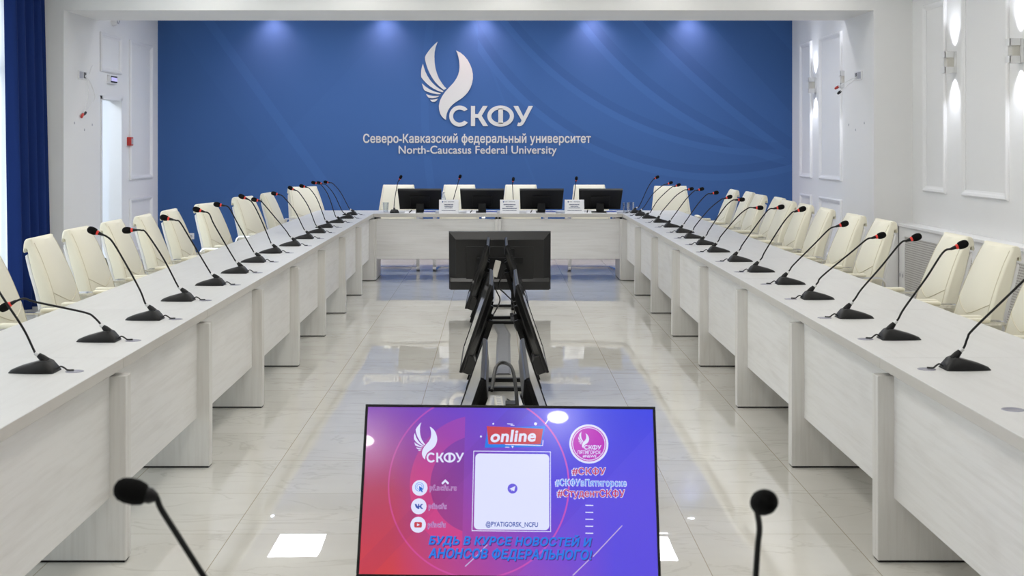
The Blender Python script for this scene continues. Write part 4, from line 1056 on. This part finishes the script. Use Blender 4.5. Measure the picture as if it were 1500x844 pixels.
shape('dashes', [[(857.5, y), (869, y+.2), (869, y+1.6), (857.5, y+1.4)] for y in (739.8, 750, 760.2, 770.4, 780.6)], 'lit_white', 1)
shape('slanting_lines', [[(868, 815), (911, 769.5), (912, 770.5), (869.2, 816.2)], [(838, 843), (862, 820), (863, 821), (840, 843.5)], [(680.5, 829.5), (700, 812), (701, 813), (682, 830.5)], [(703, 808), (713.5, 797.5), (714.5, 798.5), (704, 809)]], 'lit_grey', 1)
for word, x0, x1, y0, y1 in (('БУДЬ В КУРСЕ НОВОСТЕЙ И', 627.5, 867, 783, 802), ('АНОНСОВ ФЕДЕРАЛЬНОГО!', 627, 867.5, 803.5, 822)):
    text_on_screen('headline_shadow', word, x0+1, x1+1, y0+1.2, y1+1.2, 'lit_shadow', 1, 0.035, 0.2)
    text_on_screen('headline', word, x0, x1, y0, y1, 'lit_blue', 3, 0.035, 0.2)

# ------------------------------------------------------------------ sign on the blue wall
sign = thing('wall_sign', 'raised off-white winged logo and university lettering on the blue wall', 'sign', (0, YW, 0))
def relief(name, polys, mat, depth, parent):
    bm = BM()
    for p in polys:
        q = [wall_xz(*a) for a in p]; prism(bm, q, 'y', -depth, 0.0005)
    return finish(name, bm, mat, parent)
mark = finish('winged_mark', mb(lambda bm: prism(bm, [wall_xz(*a) for a in WING[5]], 'y', -0.02, 0.0005)), 'letter_white', sign)
for p in WING[:5]: relief('feather', [p], 'letter_white', 0.02, mark)
for v in SK.values(): relief('letter', v, 'letter_white', 0.02, sign)
def wall_text(s, x0, x1, ytop, ybot, bold):
    me = text_mesh(s, bold); bm = BM(); bm.from_mesh(me)
    xs = [v.co.x for v in bm.verts]; ys = [v.co.y for v in bm.verts]; ax, bx, ay, by = min(xs), max(xs), min(ys), max(ys)
    u0, v0 = wall_xz(x0, ybot); u1, v1 = wall_xz(x1, ytop)
    # split where the gaps between glyphs are widest: one object per word
    spans = sorted((min(v.co.x for v in f.verts), max(v.co.x for v in f.verts)) for f in bm.faces); cuts = []; hi = spans[0][1]
    for a, b in spans:
        if a > hi: cuts.append((a-hi, (a+hi)/2))
        hi = max(hi, b)
    cuts = sorted(c for _, c in sorted(cuts, reverse=True)[:len(s.split())-1])
    lims = [ax-1]+cuts+[bx+1]
    for lo, hi in zip(lims, lims[1:]):
        b2 = bm.copy(); bmesh.ops.delete(b2, geom=[f for f in b2.faces if not lo < f.calc_center_median().x < hi], context='FACES')
        for v in b2.verts: v.co = Vector((u0+(u1-u0)*(v.co.x-ax)/(bx-ax), -0.012, v0+(v1-v0)*(v.co.y-ay)/(by-ay)))
        r = bmesh.ops.extrude_face_region(b2, geom=list(b2.faces))
        for e in r['geom']:
            if isinstance(e, bmesh.types.BMVert): e.co.y = 0.0005
        bmesh.ops.recalc_face_normals(b2, faces=b2.faces)
        finish('word', b2, 'letter_white', sign)
    bm.free()
wall_text('Северо-Кавказский федеральный университет', 532, 865.5, 195.5, 213.0, 0.02)
wall_text('North-Caucasus Federal University', 584, 815.5, 213.5, 229.0, 0.012)

# ------------------------------------------------------------------ head table things
YT = yend
def monitor(px0, px1, pyt, label):
    Yc = YT+0.36; wd = (px1-px0)*(Yc-0.1)/F; xc = ((px0+px1)/2-CX)*(Yc-0.1)/F
    t = thing('monitor', label, 'monitor', (xc, Yc, T), 0, 'monitors on the head table')
    ht = 0.285; th = math.radians(38); zb = 0.045
    # screen faces +y (the seats) and leans back towards the camera
    up = Vector((0, -math.sin(th), math.cos(th))); n = Vector((0, math.cos(th), math.sin(th)))
    M = Matrix.Translation((0, 0.02, zb)) @ Matrix((Vector((1, 0, 0)), n, up)).transposed().to_4x4()
    def tb(fn):
        bm = BM(); fn(bm); bmesh.ops.transform(bm, matrix=M, verts=bm.verts); return bm
    def body(bm):
        prism(bm, [(-wd/2+0.012, 0), (wd/2-0.012, 0), (wd/2, ht), (-wd/2, ht)], 'y', -0.022, 0.012, 0.004, 2)
        box(bm, (-0.11, -0.036, 0.05), (0.11, -0.018, 0.2), 0.006, 2)
    finish('housing', tb(body), 'black_plastic', t)
    finish('screen', tb(lambda bm: box(bm, (-wd/2+0.025, 0.011, 0.02), (wd/2-0.025, 0.014, ht-0.012))), 'tv_glass', t)
    finish('stand_neck', mb(box, (-0.045, -0.075, 0.004), (0.045, -0.030, 0.10), 0.006, 2), 'black_plastic', t)
    bm = BM(); lathe(bm, [(0, 0), (.115, 0), (.115, .006), (.09, .011), (0, .013)], 28, Matrix.Translation((0, -0.05, 0)) @ Matrix.Diagonal((1, 0.72, 1, 1))); finish('stand_base', bm, 'black_plastic', t, True)
for (a, b, y), nm in zip(((583, 647, 283), (674, 738.5, 281.5), (761, 825.5, 281.5), (847.5, 911.5, 279.5)), ('first', 'second', 'third', 'fourth')):
    monitor(a, b, y, f'low black monitor seen from behind, {nm} from the left on the head table')
def card(px0, px1, lines, label):
    Yc = YT+0.075; x0, x1 = (px0-CX)*Yc/F, (px1-CX)*Yc/F; wd = x1-x0
    t = thing('name_card', label, 'name card', ((x0+x1)/2, Yc, T), 0, 'name cards on the head table')
    bm = BM(); h = 0.150
    prism(bm, [(0, 0), (0.003, 0), (0.048, h-0.002), (0.093, 0), (0.096, 0), (0.049, h+0.002), (0.047, h+0.002)], 'x', -wd/2, wd/2)
    finish('folded_card', bm, 'paper', t)
    k_ = h/(0.048)
    # the printed lines are too small to read: broken strokes of the same length and height
    rnd = random.Random(int(px0))
    for cy, ch, cw in lines:
        bm = BM(); x = -cw/2; yz = lambda z: 0.047*z/(h+0.002)-0.0012
        while x < cw/2-0.004:
            a = rnd.uniform(.004, .009); b_ = min(cw/2, x+a); z0, z1 = cy-ch/2, cy+ch/2*rnd.uniform(.7, 1.0)
            bm.faces.new([bm.verts.new(p) for p in ((x, yz(z0), z0), (b_, yz(z0), z0), (b_, yz(z1), z1), (x, yz(z1), z1))]); x = b_+0.0022
        finish('printed_line', bm, 'ink', t)
    bm = BM(); zc = 0.128
    bmesh.ops.create_circle(bm, cap_ends=True, segments=16, radius=0.008, matrix=Matrix.Translation((-wd/2+0.04, 0.047*zc/(h+.002)-0.0012, zc)) @ Euler((PI/2-math.atan(0.047/.152)*1, 0, 0)).to_matrix().to_4x4())
    finish('printed_emblem', bm, 'emblem_ink', t)
    bm = BM()
    for a, b in ((-wd/2+0.055, -wd/2+0.085), (-0.01, 0.06)):
        z0, z1 = 0.126, 0.130; yy = lambda z: 0.047*z/(h+.002)-0.0012
        vs = [bm.verts.new(p) for p in ((a, yy(z0), z0), (b, yy(z0), z0), (b, yy(z1), z1), (a, yy(z1), z1))]; bm.faces.new(vs)
    z0, z1 = 0.030, 0.034
    vs = [bm.verts.new(p) for p in ((-wd/2+.03, yy(z0), z0), (wd/2-.03, yy(z0), z0), (wd/2-.03, yy(z1), z1), (-wd/2+.03, yy(z1), z1))]; bm.faces.new(vs)
    finish('printed_rule', bm, 'ink', t)
card(643, 671.5, [(.098, .013, .10), (.078, .009, .095), (.060, .009, .09)], 'white folded name card before the first gap between monitors from the left')
card(732.5, 760.5, [(.098, .013, .135), (.076, .010, .085), (.055, .010, .165)], 'white folded name card between the second and third monitors')
card(827.5, 856, [(.098, .012, .12), (.078, .009, .09), (.060, .009, .13)], 'white folded name card between the third and fourth monitors')
def papers(px0, px1, label):
    Yc = YT+0.125; x0, x1 = (px0-CX)*Yc/F, (px1-CX)*Yc/F
    t = thing('paper_packet', label, 'paper', ((x0+x1)/2, Yc, T), 0, 'white paper packets before the monitors')
    wd = x1-x0; bm = BM()
    prism(bm, [(-.07, 0), (.075, 0), (.085, .026), (.07, .030), (-.02, .016), (-.07, .006)], 'x', -wd/2, wd/2, 0.003, 1)
    finish('sheets', bm, 'paper', t)
    bm = BM(); tube(bm, [(-wd*.05, -.065, .012), (wd*.02, -.02, .021), (wd*.1, .05, .029)], .006, 6); finish('pen', bm, 'black_plastic', t, True)
def notebook(px0, px1, label):
    Yc = YT+0.125; x0, x1 = (px0-CX)*Yc/F, (px1-CX)*Yc/F; wd = x1-x0
    t = thing('notebook', label, 'notebook', ((x0+x1)/2, Yc, T), 0, 'blue notebooks before the monitors')
    finish('pages', mb(box, (-wd/2+.002, -.098, .002), (wd/2-.002, .098, .016)), 'paper', t)
    finish('cover', mb(box, (-wd/2, -.10, .016), (wd/2, .10, .019), .001, 1), 'blue_cover', t)
    finish('cover', mb(box, (-wd/2, -.10, 0), (wd/2, .10, .002)), 'paper', t)
for i, (a, b) in enumerate(((593, 609), (683, 697), (771, 785), (854, 866))): papers(a, b, f'white papers with a black pen under the left side of the {NTH[i+1]} monitor')
for i, (a, b) in enumerate(((621, 638), (712, 728), (799, 814), (889, 903))): notebook(a, b, f'white notebook with blue cover under the right side of the {NTH[i+1]} monitor')
def tumbler(px, Yc, label):
    bm = BM(); lathe(bm, [(0, .0), (.027, .0), (.034, .115), (.0325, .115), (.026, .008), (0, .008)], 24)
    o = finish('drinking_glass', bm, 'drinking_glass', None, True, ((px-CX)*Yc/F, Yc, T)); tag(o, label, 'glass', 'drinking glasses on the head table')
tumbler(565, YT+0.28, 'empty drinking glass at the left end of the head table')
tumbler(916.5, YT+0.22, 'empty drinking glass right of the fourth monitor, left of two')
tumbler(924.5, YT+0.30, 'empty drinking glass right of the fourth monitor, right of two')
t = thing('water_bottle', 'clear water bottle with white cap between the first two monitors', 'bottle', ((649.3-CX)*(YT+.52)/F, YT+.52, T))
bm = BM(); lathe(bm, [(0, 0), (.030, 0), (.033, .006), (.033, .12), (.031, .135), (.024, .165), (.014, .20), (.012, .215), (0, .215)], 22); finish('bottle_body', bm, 'bottle_plastic', t, True)
bm = BM(); lathe(bm, [(0, .205), (.0145, .205), (.0145, .226), (.012, .228), (0, .228)], 18); finish('cap', bm, 'cap_white', t, True)

# ------------------------------------------------------------------ fittings on the walls
def pier_socket(x, y, z, s, label, wires):
    t = thing('socket_plate', label, 'wall socket', (x, y, z), 0, 'socket plates on the piers')
    a, b = sorted((-s*0.001, s*0.012)); finish('plate', mb(box, (a, -0.13, -0.045), (b, 0.13, 0.045), .003, 1), 'white_plastic', t)
    a, b = sorted((s*0.011, s*0.0135))
    finish('module', mb(box, (a, -0.115, -0.034), (b, 0.0, 0.034), .001, 1), 'grey_plastic', t)
    bm = BM()
    for y0 in (0.02, 0.07): box(bm, (a, y0, -0.03), (b, y0+0.03, 0.03))
    finish('opening', bm, 'black_plastic', t)
    for pts, tip in wires:
        bm = BM(); tube(bm, pts, 0.004, 6); wr = finish('wire', bm, 'white_plastic', t, True)
        if tip:
            p = Vector(pts[-1]); d = (p-Vector(pts[-2])).normalized()
            bm = BM(); lathe(bm, [(0, 0), (.012, 0), (.015, .02), (.012, .055), (0, .055)], 10, along(p-d*0.01, d)); finish('wire_plug', bm, tip, wr, True)
pier_socket(XP_L, 13.42, 2.233, 1, 'white socket plate with loose wires high on the left pier',
            [([(.012, .05, 0), (.03, .09, -.05), (.03, .12, -.18), (.025, .04, -.33), (.02, -.04, -.40)], 'red_plastic'), ([(.012, .06, 0), (.03, .16, -.06), (.04, .30, -.2), (.03, .20, -.31), (.02, .05, -.38)], 'black_plastic'),
             ([(.012, .08, .0), (.03, .15, .02), (.03, .20, .08), (.035, .24, .11)], None)])
pier_socket(XP_R, 13.38, 2.226, -1, 'white socket plate with loose wires high on the right pier',
            [([(-.012, .03, -.01), (-.06, .15, -.04), (-.10, .30, -.08), (-.12, .36, -.10)], 'red_plastic'), ([(-.012, .03, -.02), (-.05, .14, -.07), (-.09, .24, -.12), (-.11, .30, -.15)], 'black_plastic')])
for x, s, nm in ((XP_L, 1, 'left'), (XP_R, -1, 'right')):
    for dy, z, q in ((-0.22, 1.745, 'near'), (0.10, 1.68, 'lowest'), (0.36, 1.735, 'far')):
        bm = BM(); lathe(bm, [(0, 0), (.014, 0), (.012, .004), (0, .004)], 12, along((0, 0, 0), (s, 0, 0)))
        o = finish('wall_plug', bm, 'grey_plastic', None, True, (x-s*0.001, 13.4+dy, z)); tag(o, f'small grey plug in the {nm} pier below its socket, {q} one of three', 'wall plug', f'plugs in the {nm} pier')
t = thing('light_sign', 'small white sign box with lit display over the side door', 'sign', (XF_L, 15.48, 2.285))
finish('case', mb(box, (-.001, -.15, -.052), (.035, .15, .052), .004, 1), 'white_plastic', t)
emitter('display_glow', srgb(196, 190, 240), 1.0)
finish('display', mb(box, (.034, -.12, -.036), (.038, .13, .040)), 'black_plastic', t); finish('lit_band', mb(box, (.0375, -.115, -.020), (.0395, .125, .024)), 'display_glow', t)
bm = BM()
for y0 in (-.08, -.01, .06): box(bm, (.034, y0, -.049), (.037, y0+.02, -.043))
finish('key', bm, 'grey_plastic', t)
t = thing('fire_call_point', 'red fire alarm call point on the far left wall', 'alarm', (XF_L, 16.2, 1.565))
finish('case', mb(box, (-.001, -.055, -.052), (.05, .055, .052), .006, 2), 'red_plastic', t); finish('cover', mb(box, (.049, -.035, -.035), (.053, .035, .035), .002, 1), 'grey_plastic', t)
t = thing('alarm_sounder', 'round white sounder high on the wall over the side door', 'alarm', (XF_L, 15.55, 3.0))
bm = BM(); lathe(bm, [(0, -.001), (.085, -.001), (.085, .02), (.07, .055), (.03, .07), (0, .07)], 24, along((0, 0, 0), (1, 0, 0))); finish('dome', bm, 'white_plastic', t, True)
bm = BM(); lathe(bm, [(.05, .066), (.058, .060), (.058, .066), (.05, .070), (.05, .066)], 24, along((0, 0, 0), (1, 0, 0))); finish('grille_ring', bm, 'grey_plastic', t, True)
def outlet(loc, axis, n, label):
    t = thing('power_outlet', label, 'power outlet', loc)
    for k_ in range(n):
        o = (k_-(n-1)/2)*0.082
        if axis == '-y': lo, hi = (o-.041, -.010, -.041), (o+.041, .001, .041)
        else: lo, hi = (-.004, o-.041, -.041), (.0005, o+.041, .041)
        f = finish('plate', mb(box, lo, hi, .003, 1), 'white_plastic', t)
        bm = BM()
        if axis == '-y': lathe(bm, [(0, 0), (.02, 0), (.02, .002), (0, .002)], 16, along((o, -.0095, 0), (0, -1, 0)))
        else: lathe(bm, [(0, 0), (.02, 0), (.02, .002), (0, .002)], 16, along((-.0035, o, 0), (-1, 0, 0)))
        finish('socket', bm, 'grey_plastic', f, True)
outlet(((280-CX)*YW/F, YW, 0.308), '-y', 1, 'white power outlet low on the blue wall behind the left chairs')

# radiator cover along the right wall
XB = 3.893; ZB = 0.775
t = thing('radiator_cover', 'white radiator cover with perforated panels along the right wall', 'radiator cover', (XB, 9.0, 0))
bm = BM(); d = X_R-XB
box(bm, (-0.02, -3.0, ZB-0.03), (d+.001, 3.8495, ZB), .004, 1)
finish('top_board', bm, 'moulding_paint', t)
grs = [(1.86, 3.66), (-0.10, 1.70), (-2.06, -0.26)]
bm = BM(); box(bm, (0, -3.0, 0), (0.02, 3.8495, 0.09)); box(bm, (0, -3.0, ZB-0.12), (0.02, 3.8495, ZB-0.03))
ys = [3.8495]+[v for a, b in grs for v in (b, a)]+[-3.0]
for i in range(0, len(ys), 2): box(bm, (0, ys[i+1], 0.09), (0.02, ys[i], ZB-0.12))
box(bm, (0.0, 3.83, 0), (d+.001, 3.8495, ZB-.03)); box(bm, (0.0, -3.0, 0), (d+.001, -2.98, ZB-.03))
finish('front_frame', bm, 'moulding_paint', t)
for a, b in grs: finish('grille', mb(box, (0.008, a, 0.09), (0.012, b, ZB-0.12)), 'perforated_sheet', t)
outlet((XB, 12.74, 0.276), '-x', 2, 'double white power outlet on the radiator cover beside the right pier')

# ------------------------------------------------------------------ cables on the floor between the televisions
bm = BM()
def strip3(bm, pts, w, h):
    pts = [Vector(p) for p in pts]; rows = []
    for i, p in enumerate(pts):
        rows.append([bm.verts.new(p+Vector((a*w/2, 0, b))) for a, b in ((-1, 0), (-.7, h), (.7, h), (1, 0))])
    for a, b in zip(rows, rows[1:]):
        for k_ in range(4): bm.faces.new((a[k_], a[(k_+1) % 4], b[(k_+1) % 4], b[k_]))
    bm.faces.new(rows[0]); bm.faces.new(rows[-1]); bmesh.ops.recalc_face_normals(bm, faces=bm.faces)
strip3(bm, [(.047, 8.85, 0), (.055, 10.3, 0), (.063, 10.70, 0), (.024, 11.25, 0)], .105, .012)
tag(finish('cable_cover', bm, 'grey_tape'), 'grey floor cable cover running between the television pairs', 'cable cover')
def cable(pts, label, r=0.006, mat='cable'):
    bm = BM(); tube(bm, pts, r, 6, True, 6); finish('cable', bm, mat, STANDS['farthest' if pts[0][1] > 10 else 'middle' if pts[0][1] > 7 else 'nearest'], True)
cable([(-.02, 5.62, .50), (0.0, 5.8, .57), (.04, 5.84, .58), (.075, 5.75, .55), (.09, 5.5, .40), (.095, 5.3, .1), (.085, 5.22, .032)], 'black cable arching between the nearest pair of televisions', .008)
cable([(-.03, 5.1, .30), (0.02, 5.05, .26), (.085, 5.02, .12), (.10, 4.95, .010), (0.11, 4.80, .008)], 'thin black cable drooping between the nearest pair of televisions', .005)
cable([(-.05, 11.3, .42), (0.0, 11.2, .30), (.03, 11.15, .22), (-.03, 11.1, .10), (-.08, 11.0, .008), (-.10, 10.92, .008), (-.12, 10.85, .008)], 'black cable hanging between the farthest pair of televisions', .006)
cable([(.06, 11.25, .45), (.02, 11.2, .34), (.08, 11.1, .28), (.15, 11.05, .20), (.15, 11.0, .05), (.17, 10.9, .008)], 'second black cable looping between the farthest pair of televisions', .006)
cable([(-.12, 8.0, .008), (-.10, 8.6, .008), (-.08, 9.1, .008), (-.075, 9.5, .008)], 'black cable lying on the floor left of the cable cover', .006)
def brick(loc, rot, size, mat, label):
    t = thing('power_strip', label, 'power strip', loc, 0, 'power strips between the televisions'); t.rotation_euler = rot
    a, b, c = [v/2 for v in size]
    finish('housing', mb(box, (-a, -b, -c), (a, b, c), .006, 2), mat, t)
    bm = BM()
    n = max(2, int(size[1]/0.05))
    for k_ in range(n): box(bm, (-a*.5, -b+size[1]*(k_+.3)/n, c-.001), (a*.5, -b+size[1]*(k_+.7)/n, c+.0015))
    finish('socket', bm, 'grey_plastic', t)
brick((0.018, 7.66, 0.020), (0, 0, .03), (.05, .50, .040), 'beige_plastic', 'beige power strip on the floor between the nearest and middle television pairs')
t = thing('power_adapter', 'black power adapter on the floor beside the beige power strip', 'adapter', (0.085, 7.72, 0))
finish('housing', mb(box, (-.032, -.06, 0), (.032, .06, .04), .006, 2), 'black_plastic', t)
bm = BM(); tube(bm, [(0, .055, .02), (.01, .12, .02), (.0, .20, .008), (-.02, .26, .008)], .004, 6); finish('lead', bm, 'cable', t, True)
# a pale socket block hung between the farthest pair
bm = BM(); box(bm, (-.025, -.018, -.07), (.025, .018, .07), .006, 2)
bmesh.ops.transform(bm, matrix=Matrix.Translation((0.0, 11.15, 0.49)) @ Euler((0, .25, 0)).to_matrix().to_4x4(), verts=bm.verts)
blk = finish('socket_block', bm, 'beige_plastic', STANDS['farthest'])
bm = BM(); tube(bm, [(-.02, 11.15, .43), (-.05, 11.17, .30), (-.09, 11.2, .10), (-.11, 11.2, .02)], .006, 6); finish('lead', bm, 'beige_plastic', blk, True)
